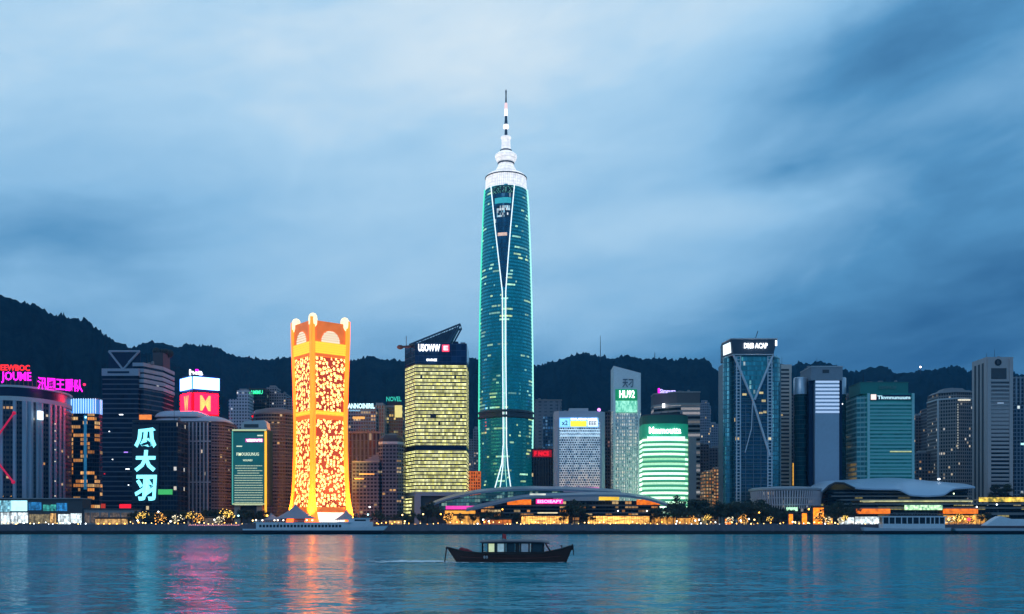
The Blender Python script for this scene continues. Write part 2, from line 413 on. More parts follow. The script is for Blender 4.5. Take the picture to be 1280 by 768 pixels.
# ---- curved hotel with magenta roof letters
s = Site('curved_building', 'dark curved glass building with pale fins and magenta roof letters', -42, 49, 800)
G1 = facade('curved_glass', (.035, .05, .07), (.010, .028, .06), 4, 3.2, .3, .5, .02, 'ffb45a', 'fff0d0', .9, refl=.35)
a, bb = s.w / 2, 46
def el(k=1.0, n=48): return ellipse(0, bb, a * k, bb * k, 180, 360, n) + ellipse(0, bb, a * k, bb * k, 0, 180, n)[1:-1]
zr = s.z(481)
MB().prism(el(.985), 0, zr - 9, cap=False).build('glass_facade', G1, s.o)
MB().prism(el(.955), zr - 9.5, zr - 1.6).build('attic', NAVY, s.o)
MB().prism(el(1.0), zr - 1.6, zr).build('roof', PALEC, s.o)
MB().prism(el(1.0), zr - 12.5, zr - 9).build('cornice', PALEC, s.o)
fm = MB()
for t, wd in ((150, 2.5), (128, 2.4), (108, 2.2), (92, 2.2), (73, 2.2), (60, 3.2), (53, 3.2), (43, 1.8), (38, 1.4), (26, 1.8), (18, 1.6), (10, 1.4), (2, 1.4)):
    x = a * .985 * math.cos(R(t)); y = bb - bb * .985 * math.sin(R(t))
    fm.box(x - wd / 2, x + wd / 2, y - 1.4, y + 2, 0, zr - 12.5)
fm.build('fin_rib', plain('pale_blue_fin', (.32, .40, .50), .45), s.o)
E_MAG = glow('magenta_neon', (1, .008, .78), 1.6); E_RED2 = glow('red_sign_neon', (1, .02, .02), 1.6)
fr = MB()
for i in range(14): x = s.x(-30 + i * 5.6); fr.box(x - .2, x + .2, 26, 27, zr, zr + 9)
fr.build('sign_frame', STEEL_DARK, s.o)
s.text('JOUME', 0, 35, 464, 478.5, E_MAG, y=2, slope=.15, name='roof_letters_lettering')
s.text('EEWBOC', 0, 34, 455.5, 463, E_RED2, y=1, slope=.15, name='upper_lettering')
s.text('汛圃王爵队', 41, 86, 469, 485, E_MAG, y=8, slope=.62, name='roof_letters_lettering')
s.box('lit_sign', glow('white_window_sign', (.75, .93, 1), 1.6), 40, 44, 512, 523, 8.5, 14)
E_PINKBEAM = glow('crimson_neon', (.75, .01, .07), .55)
for p, q in (((-14, 566), (19.5, 517)), ((-14, 560), (18.5, 603))):
    MB().tube([(s.x(p[0]), -4, s.z(p[1])), (s.x(q[0]), -2.5, s.z(q[1]))], .75, 8).ball((s.x(q[0]), -2.5, s.z(q[1])), 1.5).build('red_strut', E_PINKBEAM, s.o, True)
E_BW = glow('bulb_warm', (1, .85, .6), .9)
for z in (528, 537, 550, 561, 576, 601, 620): MB().box(s.x(56.6), s.x(57.8), 16, 17, s.z(z), s.z(z) + .8).build('lit_window', E_BW, s.o)

# ---- podium of shops under it
def shopglow(name, c, c2, st, sc=.35):
    m, nt, b = new_mat(name); x, y, z, v = coord(nt, 'Object')
    n, _ = noise(nt, v, sc, 4, .75); n2, _ = noise(nt, vec(nt, x * 1.0, y, z * .25), sc * 2.2, 3, .8)
    r1, r2, r3, _c = white(nt, vec(nt, (x / 1.7).floor(), 0.0, (z / 2.6).floor()))
    setv(nt, b.inputs['Base Color'], (.05, .05, .05)); b.inputs['Roughness'].default_value = .3
    setv(nt, b.inputs['Emission Color'], mix(nt, n, c, c2)); setv(nt, b.inputs['Emission Strength'], ((n * n2 * 4.2 - .35)._('MAXIMUM', .03)) * (r1 * .9 + .45) * st)
    m.cycles.emission_sampling = 'NONE'; return m
SH_CYAN = shopglow('cyan_screen', '1fb8e8', 'c8fbff', 1.3); SH_WHITE = shopglow('white_shop', 'bfe6f2', 'ffffff', 1.7); SH_BLUE = shopglow('blue_screen', '0a5fc0', '39a7e6', .9)
SH_TEAL = shopglow('teal_screen', '0a7fb0', '5fe0b0', .8); SH_WARM = shopglow('warm_shop', 'c97a2a', 'ffd98a', 1.2); SH_BEIGE = shopglow('beige_shop', '8a7a5a', 'e0c890', .6)
SH_GOLD = shopglow('gold_shop', 'e86a08', 'ffd060', 1.3, .22); SH_ORANGE = shopglow('orange_shop', 'e05a08', 'ff9a20', 1.0, .1); SH_DIM = shopglow('dim_shop', '5a4a45', 'b09a88', .5)
s = Site('shop_podium', 'low glass shopping podium with bright cyan screens at the water', -40, 103, 778)
s.box('wall', DARKC, -40, 103, 624, None, 0, 16); s.box('roof', GREYC, -41, 104, 622.8, 624, -1.5, 17)
for n_, mt, a0, a1, t0, t1 in (('screen', SH_CYAN, 0, 12.5, 626, 640), ('screen', glow('cyan_white_screen', (.45, .93, 1), 1.5, True, .35, .2), 13.5, 34, 626, 639), ('screen', SH_BLUE, 36, 52, 628, 638), ('screen', SH_TEAL, 54, 70, 631, 639), ('screen', SH_BLUE, 71, 84, 629, 639),
                               ('shop_window', SH_WHITE, 1, 12, 641, 656), ('shop_window', SH_WHITE, 13.5, 22, 641, 656), ('shop_window', SH_WHITE, 23, 35, 641, 654), ('shop_window', SH_BEIGE, 37, 62, 643, 655), ('shop_window', SH_WARM, 63, 70, 642, 655), ('shop_window', SH_WHITE, 73, 88, 643, 656), ('shop_window', SH_WHITE, 88.6, 102, 642, 654)):
    s.box(n_, mt, a0, a1, t0, t1, -.35, 0.05)
s = Site('shop_podium', 'grey low podium with dim shop windows below the truss tower', 104, 168, 780)
s.box('wall', GREYC, 104, 168, 637, None, 0, 14); s.box('roof', DARKC, 103.5, 168.5, 635.5, 637, -1, 15)
for a0, a1 in ((106, 112), (113.5, 124), (126, 135), (138, 150), (152, 166)): s.box('shop_window', SH_DIM, a0, a1, 641, 654, -.3, .05)

# ---- tower with a pale blue lit crown
s = Site('lit_crown_tower', 'slim dark tower with orange windows under a glowing pale blue crown', 85, 121, 880)
G2 = facade('orange_window_glass', (.03, .05, .08), (.012, .04, .085), 3.7, 2.1, .12, .28, .30, 'ff9a3a', 'ffd08a', .75, run=3, refl=.35, clump=.42)
W2 = s.w / 2
poly = [(-W2, 4), (-W2 + 4, 0), (W2 - 4, 0), (W2, 5), (W2, 26), (-W2, 26)]
MB().prism(poly, 0, s.z(517), cap=False).build('glass_facade', G2, s.o)
MB().prism([(x * 1.03, y) for x, y in poly], s.z(517), s.z(499)).build('crown', glow('pale_blue_crown', (.10, .36, .85), .55), s.o)
m = MB()
for i in range(12): x = -W2 + 1 + i * (W2 * 2 - 2) / 11; m.box(x - .22, x + .22, -.7, -.05, s.z(517), s.z(498.3))
E_CRB = glow('crown_rib_light', (.55, .82, 1), 1.15)
m.build('crown_rib', E_CRB, s.o); m = MB()
for i in range(6): y = 7 + i * 3.6; m.box(W2 * 1.03 + .1, W2 * 1.03 + .6, y - .22, y + .22, s.z(517), s.z(498.3))
m.build('crown_rib', E_CRB, s.o)
s.box('lit_shaft', glow('blue_shaft', (.05, .35, .65), .30, True, .8, .3), 105, 108.5, 519, 612, -.5, 0)
s.box('star_lamp', glow('cyan_lamp', (.4, .95, 1), 3), 106.6, 108.6, 521, 523, -1, -.5)
# ---- dark tower with a V truss
s = Site('truss_tower', 'dark banded tower crowned by a pale triangular truss', 128, 173, 840)
G3 = facade('banded_dark_glass', (.06, .085, .12), (.008, .022, .05), 4.1, 3, 0, .26, .004, 'fff0d0', 'c8d8ff', .7, refl=.3)
s.box('glass_facade', G3, 128, 173, 470, None, 0, 40)
PBAND = plain('pale_band', (.30, .36, .45), .6)
s.box('roof_band', PBAND, 127.5, 173.6, 461, 470, -.8, 40.5)
s.box('roof_slot', NAVY, 135, 162, 464.5, 467, -1.1, -.8)
s.box('roof_screen', NAVY, 132, 172, 440, 461, 6, 7)
T = lambda p, q, r=.9: MB().tube([(s.x(p[0]), 5, s.z(p[1])), (s.x(q[0]), 5, s.z(q[1]))], r, 6)
for p, q in (((133, 438), (172, 438)), ((133, 438), (151, 461)), ((171.5, 438), (151, 461)), ((171.5, 438), (158, 452))): T(p, q).build('truss_bar', PBAND, s.o)
s.box('core', DARKC, 168.5, 182, 430, None, 42, 60)
m = MB()
for i in range(16): m.ball((s.x(168 + rnd.random() * 15), 44 + rnd.random() * 14, s.z(430 - rnd.random() * 3.5)), 2 + rnd.random() * 2, 6, 4)
m.build('roof_foliage', plain('roof_garden', (.02, .03, .03), .9), s.o)
# stepped wing on its flank
wz = MB().prism([(s.x(165), 3), (s.x(178), 3), (s.x(191), 24), (s.x(191), 52), (s.x(165), 52)], 0, s.z(453))
wz.build('wing', G3, s.o)
m = MB()
for z in (453, 460.5, 467, 473.5, 480): m.prism([(s.x(164.5), 2), (s.x(178.3), 2), (s.x(192), 24), (s.x(192), 52.5), (s.x(164.5), 52.5)], s.z(z) - 3.0, s.z(z))
m.build('terrace_slat', PBAND, s.o)
s.box('red_sign', E_RED, 150, 164, 630.5, 636.5, -1.2, -.3)
s.box('red_sign', glow('dim_red_neon', (.8, .05, .02), .5), 127, 132, 630, 636, -1.2, -.3)
for px, py, mm in ((149, 518, E_WHITE), (136, 539, E_WHITE), (155, 565, glow('violet_lamp', (.5, .25, 1), 1.5)), (157, 586, E_WHITE), (140, 574, E_WHITE), (160, 606, E_WHITE), (130, 592, E_RED)):
    s.box('lit_window', mm, px, px + (5 if px in (149, 155, 157) else 1.4), py, py + 1.1, -.25, 0)
s.box('orange_sign', glow('orange_sign', (1, .25, .04), .9, True, .7, .2), 175, 190, 519, 525, -2, -1)

# ---- block with cyan calligraphy
s = Site('sign_block', 'dark block carrying three glowing cyan characters', 166, 222, 812)
G4 = facade('sign_block_glass', (.02, .03, .045), (.007, .02, .045), 4, 2.5, .1, .25, .012, 'ffe0a0', 'ffffff', .8, refl=.35)
s.box('glass_facade', G4, 166, 222, 527, None, 0, 26)
s.box('roof', DARKC, 165.5, 222.5, 525.5, 527, -.6, 26.5)
s.box('sign_board', plain('sign_board_black', (.004, .014, .03), .4), 165.8, 199, 531, 629, -1.2, -.02)
E_CY = glow('cyan_neon', (.16, .62, .72), 2.6)
for body, y1, y0, x0, x1 in (('瓜', 535, 560, 169, 196), ('大', 563, 590, 169, 195), ('羽', 594, 626, 169, 195)): s.text(body, x0, x1, y1, y0, E_CY, y=-1.8, shear=.06, depth=.8)
s.box('green_sign', glow('green_neon', (.08, .62, .15), .6), 198.5, 216, 612, 618.5, -1.6, -.6)
# ---- pale finned block with rounded roof and the cube sign above
s = Site('rounded_roof_block', 'finned office block under a pale rounded roof', 188, 283, 845)
G5 = facade('finned_glass', (.10, .11, .13), (.010, .018, .035), 3.8, 2.4, .3, .25, .02, 'ffcf8a', 'ffffff', .7, refl=.3)
rr = [(s.x(190), 0), (s.x(264), 0), (s.x(272), 2.5), (s.x(279), 8), (s.x(282), 16), (s.x(282), 34), (s.x(190), 34)]
MB().prism(rr, 0, s.z(527), cap=False).build('glass_facade', G5, s.o)
FINP = plain('pale_fin', (.40, .44, .52), .5)
ribs(s, 'fin_rib', FINP, [s.x(223 + i * 4.6) for i in range(9)], 1.1, 0, s.z(528), -1.2, 0)
m = MB()
for i in range(28):
    z = s.z(531 + i * 3.9); m.prism([(s.x(264.5), -.6), (s.x(272.6), 1.9), (s.x(279.8), 7.6), (s.x(283), 16), (s.x(283), 34), (s.x(280), 34), (s.x(264.5), 3)], z, z + 1.1)
m.build('balcony_slat', plain('rose_grey_slat', (.15, .165, .205), .7), s.o)
def dome(px0, px1, py, h, dp, n=12):
    rows = []
    for j in range(n + 1):
        t = math.pi / 2 * j / n; c = math.cos(t)
        rows.append([(s.x(px0) + (s.x(px1) - s.x(px0)) * (.5 + .5 * x * (c * .5 + .5)), 17 + y * 18 * (c * .6 + .4), s.z(py) + h * math.sin(t)) for x, y in ellipse(0, 0, 1, 1, n=36, p=5)])
    return MB().loft(rows)
dome(189, 282, 527, 5.5, 0).build('roof', plain('pale_roof', (.42, .47, .56), .5), s.o, True)
dome(190, 254, 521, 6.0, 0).build('upper_roof', plain('pale_roof_upper', (.45, .5, .6), .5), s.o, True)
for y in (603, 552): s.box('belt_course', FINP, 221, 264, y - .8, y + .8, -1.4, -1.2)
s = Site('cube_sign_tower', 'dark tower topped by a box sign of white bands over red panels', 219, 269, 960)
k45 = s.w / 2
c0 = [(-k45, k45 * .95), (-k45 * .12, 0), (k45, k45 * .78), (k45 * .12, k45 * 1.9)]
MB().prism(c0, 0, s.z(518)).build('glass_facade', G3, s.o)
MB().prism([(x * .98, y * .98 + .3) for x, y in c0], s.z(518), s.z(468)).build('sign_core', NAVY, s.o)
E_BILL = glow('white_billboard', (.10, .26, .80), 13); E_REDB = glow('red_billboard', (1, .0004, .0035), 45); E_MARK = glow('pale_red_mark', (1, .45, .12), 1.5)
def plate(name, mat, a, b, ta, tb, z0, z1, off=.8, th=.7):
    """a panel along the wall a-b between shares ta and tb"""
    dx, dy = b[0]-a[0], b[1]-a[1]; l = math.hypot(dx, dy); nx, ny = dy / l, -dx / l
    p = [(a[0] + dx * t + nx * o, a[1] + dy * t + ny * o) for t, o in ((ta, off + th), (tb, off + th), (tb, off), (ta, off))]
    return MB().prism(p, z0, z1).build(name, mat, s.o)
for a_, b_, mark in ((c0[0], c0[1], 'W'), (c0[1], c0[2], 'M')):
    plate('white_band', E_BILL, a_, b_, 0.0, .97, s.z(486), s.z(471)); plate('red_panel', E_REDB, a_, b_, .04, .93, s.z(517), s.z(491))
    dx, dy = b_[0]-a_[0], b_[1]-a_[1]
    o = text(s.o, mark, a_[0] + dx * .30, a_[0] + dx * .68, s.z(513), s.z(494), a_[1] + dy * .30 - 2.4, E_MARK, name='lettering', slope=dy / dx)
s.text('hia', 235, 252, 461, 468.5, E_WHITE, y=4); s.box('magenta_lamp', E_MAG, 243, 246.5, 461, 464, 3, 4)

# ---- group behind the green screen
s = Site('stepped_tower', 'pale blue grey stepped tower behind the green screen building', 286, 311, 1060)
G7 = facade('pale_dotted', (.42, .5, .6), (.07, .1, .15), 3.4, 3.0, .45, .5, .05, 'dfe9ff', 'ffffff', .9, refl=.2)
s.box('wall', G7, 286, 311, 499, None, 0, 26); s.box('upper_block', G7, 296, 311, 488, 499, .2, 24); s.box('roof_plant', GREYC, 298, 307, 485.5, 488, 4, 18)
s = Site('green_sign_tower', 'dark green glass tower with small green roof letters', 311.5, 331, 1080)
G8 = facade('dark_green_glass', (.015, .03, .03), (.008, .035, .04), 3.6, 2.4, .1, .2, .02, 'cfffe0', 'ffffff', .7, refl=.4)
s.box('glass_facade', G8, 311.5, 331, 487, None, 0, 28); s.box('parapet', DARKC, 311, 331.5, 485.5, 487, -.5, 28.5); s.text('AMMU', 313, 328.5, 488, 493, glow('green_letters', (.05, .85, .4), 1.2))
s = Site('terraced_tower', 'grey brown terraced tower with a narrow turret beside the amber tower', 331, 366, 1100)
G9 = facade('taupe_flats', (.24, .26, .3), (.03, .035, .045), 3.1, 2.6, .4, .45, .03, 'ffd9a0', 'ffffff', .6, refl=.15)
s.box('wall', G9, 331, 357, 492, None, 0, 30); s.box('turret', G9, 333, 346, 484, 492, 1, 20); s.box('turret_cap', GREYC, 336, 343, 481.5, 484, 4, 14); s.box('wing', G9, 345, 366, 497, None, 4, 34)
s = Site('round_tower', 'round brown tower wrapped in level balcony bands', 307, 368, 870)
a = s.w / 2
MB().lathe([(a * .97, 0), (a * .97, s.z(516))], 48, (0, a)).build('wall', facade('brown_round', (.06, .075, .095), (.02, .02, .028), 3.5, 2.4, .25, .4, .02, 'ffbf70', 'ffe0b0', .6, refl=.2), s.o, True)
m = MB()
for i in range(33): z = s.z(516) - i * 3.05; m.lathe([(a * .96, z - 1.1), (a, z - 1.1), (a, z), (a * .96, z)], 48, (0, a))
m.build('balcony_slat', plain('brown_band', (.11, .13, .165), .8), s.o)
MB().lathe([(a * 1.0, s.z(516)), (a * .86, s.z(511)), (a * .5, s.z(508.5)), (.1, s.z(508))], 48, (0, a)).build('roof', plain('brown_roof', (.14, .13, .135), .7), s.o, True)
# ---- green screen building
s = Site('green_screen_building', 'glowing dark green screen building framed in yellow light', 288, 335, 800)
s.box('wall', DARKGREEN, 289, 334, 537, 632, 0, 18)
for a0, a1 in ((292, 299), (320, 327)): s.box('leg', BEIGE, a0, a1, 632, None, 2, 9)
s.box('core', DARKC, 299.5, 319.5, 632, None, 5, 16)
SCR, nt, b = new_mat('teal_screen_rows'); x, y, z, v = coord(nt, 'Object')
setv(nt, b.inputs['Base Color'], (.01, .05, .05)); b.inputs['Emission Color'].default_value = lin((.006, .13, .15)); nn, _ = noise(nt, v, .15, 3, .6); setv(nt, b.inputs['Emission Strength'], nn * .6 + .3)
s.box('screen', SCR, 292.5, 330, 541, 629, -.6, -.02)
E_YF = glow('yellow_tube', (1, .72, .2), .9); E_YF2 = glow('pale_tube', (.62, .68, .35), .7)
s.box('top_tube', E_YF2, 290.5, 333, 537, 539, -1, -.1); s.box('side_tube', glow('green_tube', (.1, .5, .4), .6), 290.3, 291.6, 539.5, 631, -1, -.1)
s.box('side_tube', glow('amber_tube', (1, .5, .03), 1.1), 331, 333.6, 539.5, 646, -1, -.1); s.box('base_tube', E_YF2, 291, 331, 629.5, 631, -1, -.1)
s.box('pink_label', glow('pink_panel', (.75, .12, .4), .7), 307, 329, 548.5, 553, -.9, -.6); s.text('USEOUTE', 309, 328, 549.3, 552.3, E_WHITE, y=-1.1, depth=.2)
E_TX = glow('cream_letters', (.75, .8, .55), .9)
s.text('FIMOUIGUNUG', 296, 324, 566, 570, E_TX, y=-.8, depth=.2); s.text('WOUWEV', 304, 316, 574.5, 577, E_TX, y=-.8, depth=.2)
m = MB(); rl = random.Random(4)
for i in range(17):
    py = 582 + i * 3.055; x0 = 293.5 + (rl.random() * 4 if i < 4 else 0); x1 = 329 - rl.random() * (8 if i < 5 else 2)
    cx = x0
    while cx < x1:
        l = 1.2 + rl.random() * 3.5; m.box(s.x(cx), s.x(min(cx + l, x1)), -.8, -.62, s.z(py + 1.0), s.z(py)); cx += l + .35
m.build('text_line_lettering', glow('cream_lines', (.62, .66, .42), .62, True), s.o)
s.box('corner_mark', E_TX, 322, 329, 544, 545.5, -.9, -.6); s.box('corner_mark', E_TX, 296, 303, 557.5, 558.8, -.9, -.6)
rp = MB().prism([(s.x(x), s.z(y)) for x, y in ((300, 537), (333, 537), (332, 528), (329, 525), (304, 526), (300, 530))], 3, 14); rp.v = [(x, z, y) for x, y, z in rp.v]
rp.build('roof_plant', PALEC, s.o); s.box('roof_vent', DARKC, 304, 322, 530, 534, 2.6, 3.02)

# ---- amber lantern tower
s = Site('amber_lantern_tower', 'tall amber lantern tower with flowered red and cream panels and flared legs', 352, 442, 800)
H = s.z(398); k = s.k
yaw = R(39)
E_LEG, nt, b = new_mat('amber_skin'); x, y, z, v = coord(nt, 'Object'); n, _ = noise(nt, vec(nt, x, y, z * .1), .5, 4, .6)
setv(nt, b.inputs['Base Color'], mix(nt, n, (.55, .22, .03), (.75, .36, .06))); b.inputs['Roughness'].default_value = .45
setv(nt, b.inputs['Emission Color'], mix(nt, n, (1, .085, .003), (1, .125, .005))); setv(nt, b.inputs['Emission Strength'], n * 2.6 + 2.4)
E_AMB2 = glow('amber_edge', (1, .5, .06), 1.0)
E_FLAME = glow('white_flame', (1, .74, .42), 1.5, False, .75, .6)
E_ARCH, nt, b = new_mat('arch_light'); x, y, z, v = coord(nt, 'UV'); z = y
cx, cz = (x / 1.7).fract() - .5, (y / 1.9).fract() - .5; dot = (cx * cx + cz * cz).lt(.06)
nn, _ = noise(nt, v, .6, 2, .6)
setv(nt, b.inputs['Emission Color'], mix(nt, nn, (1, .36, .006), (1, .56, .03))); setv(nt, b.inputs['Emission Strength'], (1.0 - dot * .75) * 1.8); setv(nt, b.inputs['Base Color'], (.5, .3, .05))
FLOW, nt, b = new_mat('flower_panel'); u, vv, _z, uv = coord(nt, 'UV')
vo = nt.nodes.new('ShaderNodeTexVoronoi'); vs = .25; vo.inputs['Scale'].default_value = vs; vo.inputs['Randomness'].default_value = .8; nt.links.new(uv, vo.inputs['Vector'])
sc_ = nt.nodes.new('ShaderNodeSeparateColor'); nt.links.new(vo.outputs['Color'], sc_.inputs[0]); rr_ = S(nt, sc_.outputs[0]); rg_ = S(nt, sc_.outputs[1])
sp = nt.nodes.new('ShaderNodeSeparateXYZ'); nt.links.new(vmath(nt, 'SUBTRACT', uv, vo.outputs['Position']), sp.inputs[0]); pu, pv_ = S(nt, sp.outputs[0]) * vs, S(nt, sp.outputs[1]) * vs
dist = (pu * pu + pv_ * pv_)._('SQRT'); ang = pu._('ARCTAN2', pv_)
n3, _ = noise(nt, uv, 1.1, 2, .7)
pet = dist.lt((ang * 5.0 + rr_ * 6.0)._('COSINE') * .13 + .30 + (n3 - .5) * .2) * rr_.gt(.12); heart = dist.lt(.09) * rg_.gt(.45)
red = mix(nt, n3, (.22, .010, .004), (.75, .06, .012)); cream = mix(nt, rg_, (1, .44, .10), (1, .54, .18))
colr = mix(nt, pet, red, mix(nt, heart, cream, (.75, .2, .08)))
setv(nt, b.inputs['Base Color'], (.2, .05, .03)); setv(nt, b.inputs['Emission Color'], colr); setv(nt, b.inputs['Emission Strength'], .9 + pet * 4.2)
PH = [(0, 1.20), (.04, 1.13), (.09, 1.05), (.16, .985), (.24, .95), (.36, .925), (.5, .915), (.66, .94), (.8, .975), (.92, 1.0), (1, 1.0)]
hs = 17.8            # half side at the top
def prof(t): return hs * interp(PH, t)
C_ = [(-1, -1), (1, -1), (1, 1), (-1, 1)]
s.o.rotation_euler = (0, 0, yaw); s.o.location.x = (400.3 - 640) * k * 1.03; s.k = k = 820 / F; H = s.z(398); s.o.location.y = 800 + hs * 1.4
ts = [i / 30 for i in range(31)]
for cxn, cyn in C_:
    rings = []
    for t in ts:
        h_ = prof(t); w0 = 3.5 + 6 * max(0, 1 - t / .2) ** 2; z = t * H * .985
        xo, yo = cxn * h_, cyn * h_; xi, yi = cxn * (h_ - w0), cyn * (h_ - w0)
        pts = [(xo, yo), (xi, yo), (xi, yi), (xo, yi)]
        if cxn * cyn < 0: pts.reverse()
        rings.append([(*p, z) for p in reversed(pts)])
    MB().loft(rings).build('leg', E_LEG, s.o)
# faces: index 0 faces -y, 1 +x, 2 +y, 3 -x
def face_pts(f, sx, t, inset, margin):
    h_ = prof(t); w0 = margin; p = (sx * (h_ - w0), -(h_ - inset)); a_ = f * math.pi / 2
    return (p[0] * math.cos(a_) - p[1] * math.sin(a_), p[0] * math.sin(a_) + p[1] * math.cos(a_), t * H * .985)
def skin(name, f, t0, t1, mat, inset=1.2, margin=3.3, n=8, xs=(-1, 1), top=None):
    rows, uvs = [], []
    for j in range(n + 1):
        t = t0 + (t1 - t0) * j / n; row, uvr = [], []
        for i in range(9):
            q = xs[0] + (xs[1] - xs[0]) * i / 8; tt = t
            if top: tt = t0 + (t1 - t0) * j / n * top(q)
            row.append(face_pts(f, q, tt, inset, margin)); uvr.append((q * hs + f * 53, tt * H))
        rows.append(row); uvs.append(uvr)
    return MB().grid(rows, False, uvs).build(name, mat, s.o)
E_OR = glow('deep_orange_skin', (1, .2, .03), .6, False, .5, .25); ARCHW, nt, b = new_mat('arch_cream_light'); x, y, _z, v = coord(nt, 'UV'); cx, cz = (x / 2.3).fract() - .5, (y / 2.0).fract() - .5; dot = (cx * cx * .6 + cz * cz).lt(.085)
setv(nt, b.inputs['Emission Color'], (1, .80, .55)); setv(nt, b.inputs['Emission Strength'], 1.25 - dot * 1.0); setv(nt, b.inputs['Base Color'], (.5, .3, .2)); BRK = plain('rust_red_panel', (.35, .09, .03), .6)
for f in range(4):
    skin('flower_panel', f, .09, .515, FLOW); skin('flower_panel', f, .555, .815, FLOW)
    skin('belt', f, .515, .535, E_OR, .4, 3.8, 1); skin('belt', f, .535, .555, E_ARCH, .5, 3.8, 1)
    skin('sill', f, .065, .09, E_OR, .4, 3.8, 1)
    skin('lantern_band', f, .83, .885, E_ARCH, .2, 2.2, 2); skin('band_edge', f, .815, .83, E_OR, .6, 3.8, 1)
    skin('lantern_arch', f, .885, .942, ARCHW, .3, 4, 3, (-.62, .62), lambda q: math.sqrt(max(0, 1 - (q / .64) ** 2)))
    skin('parapet', f, .885, .985, E_OR, .9, 3.8, 2)
    skin('entrance_glass', f, 0, .064, glow('entrance_white', (1, .93, .8), 1.5, False, .45, .25), 2.5, 7, 2) if f in (0, 1) else skin('entrance_glass', f, 0, .064, BRK, 2.5, 7, 2)
MB().box(-hs * .85, hs * .85, -hs * .85, hs * .85, H * .95, H * .965).build('roof', DARKC, s.o)
for cxn, cyn in C_:
    o = MB().lathe([(2.4, H * .938), (3.4, H * .952), (3.6, H * .975), (3.3, H * .992), (2.2, H * 1.002), (.2, H * 1.007)], 16, (cxn * hs * .82, cyn * hs * .82)).build('finial', E_FLAME, s.o, True)
# floodlights at the feet of the tower
for cxn, cyn in ((-1, -1), (1, -1), (-1, 1)):
    hq = prof(0) * 1.0; h2 = prof(.03)
    base = Vector((cxn * (hq + 5), cyn * (hq + 5), .6))
    MB().tube([(base.x, base.y, -.6), base], .3, 6).ball(base, .8, 8, 5).build('floodlight', STEEL_DARK, s.o)
    l = bpy.data.lights.new('floodlight_lamp', 'SPOT'); l.energy = 420000; l.color = (1, .62, .12); l.spot_size = R(70); l.spot_blend = .6; l.shadow_soft_size = .6
    lo = bpy.data.objects.new('floodlight_lamp', l); COL.objects.link(lo); lo.parent = s.o; lo.location = base + Vector((cxn * 1.2, cyn * 1.2, 1.2))
    lo.rotation_euler = (Vector((cxn * hs * .9, cyn * hs * .9, 34)) - lo.location).to_track_quat('-Z', 'Y').to_euler()

# ---- blocks between the amber tower and the yellow office
s = Site('cyan_letter_block', 'grey office block with cyan white letters along its roof', 432, 470, 1000)
G10 = facade('grey_office', (.24, .27, .32), (.04, .055, .075), 3.6, 2.5, .3, .4, .08, 'ffb860', 'ffe0b0', .8, run=4, refl=.2)
s.box('wall', G10, 432, 470, 509, None, 0, 30); s.box('roof_plant', DARKC, 446, 462, 503.5, 509, 6, 20); s.text('ANNOINIRIL', 435, 468.5, 504.5, 511, glow('cyan_white_letters', (.6, .95, 1), 1.8), y=-.7); s.text('OIWAH', 436, 450, 512.5, 514.5, glow('soft_blue_letters', (.3, .6, .8), .9), y=-.6)
s.box('lit_window', glow('amber_window', (1, .5, .12), .8, True, .6, .5), 441, 456, 521, 524, -.2, 0)
s = Site('grey_slab', 'narrow pale grey slab behind the hotel roof', 466, 481, 1010)
s.box('wall', facade('pale_slab', (.30, .29, .28), (.05, .06, .07), 3.6, 2.6, .5, .25, .02, 'ffd090', 'ffffff', .6, refl=.2), 466, 481, 507, None, 0, 24); s.box('roof_plant', GREYC, 469, 478, 503, 507, 5, 16)
s = Site('yellow_panel_tower', 'teal tinted tower with a bright yellow lit top corner', 480, 504, 1030)
s.box('wall', facade('teal_tint', (.12, .15, .15), (.02, .05, .055), 3.4, 2.4, .25, .35, .18, 'ffd070', 'e8f0b0', .7, run=2, refl=.25), 480, 504, 509, None, 0, 24)
s.box('lit_corner', glow('yellow_lit_wall', (.95, .78, .25), .75, True, .25, .3), 493.5, 502.5, 507, 522, -.5, 2); s.box('parapet', GREYC, 480, 493.5, 507, 509, -.3, 20)
s.text('NOVEL', 482, 501, 495, 501, glow('green_roof_letters', (.03, .55, .4), .9), y=6); s.box('sign_frame', STEEL_DARK, 483, 500, 501, 507, 6, 6.6)
s = Site('column_block', 'dim brown block of tall window columns beside the amber tower', 425, 476, 900)
s.box('wall', facade('column_wall', (.13, .16, .20), (.02, .025, .035), 7, 3.6, .45, .08, .02, 'ffd090', 'ffffff', .5, refl=.2), 425, 476, 541, None, 0, 26); s.box('cornice', plain('taupe_stone', (.24, .21, .21), .8), 424.5, 476.5, 539.5, 542, -.8, 27)
s = Site('domed_hotel', 'brown grey hotel with terraces and a dark domed roof', 440, 503, 842)
GH = facade('hotel_wall', (.12, .14, .18), (.022, .022, .03), 3.1, 3.0, .3, .45, .04, 'ffc070', 'ffe6b8', .6, run=2, refl=.15)
s.box('lower_wing', GH, 440, 474, 578, None, 0, 30); s.box('wing_roof', plain('pale_terrace', (.30, .29, .30), .8), 440, 474, 576.5, 578, -.5, 30.5)
for i in range(4): s.box('terrace', plain('terrace_wall', (.27, .255, .26), .8) if i == 0 else bpy.data.materials['terrace_wall'], 456 + i * 4, 474, 574 - i * 3, 576.5 - i * 3, 3 + i * 2, 26)
pc = [(s.x(472), 6), (s.x(478), 1), (s.x(497), 1), (s.x(503), 7), (s.x(503), 28), (s.x(472), 28)]
MB().prism(pc, 0, s.z(555)).build('tower_wall', GH, s.o)
MB().prism([(x * 1.0, y - .5) for x, y in pc], s.z(555), s.z(552)).build('cornice', PALEC, s.o)
cxm = sum(p[0] for p in pc) / 6; cym = 15
rg = lambda q, z: [(cxm + (x - cxm) * q, cym + (y - cym) * q, z) for x, y in pc]
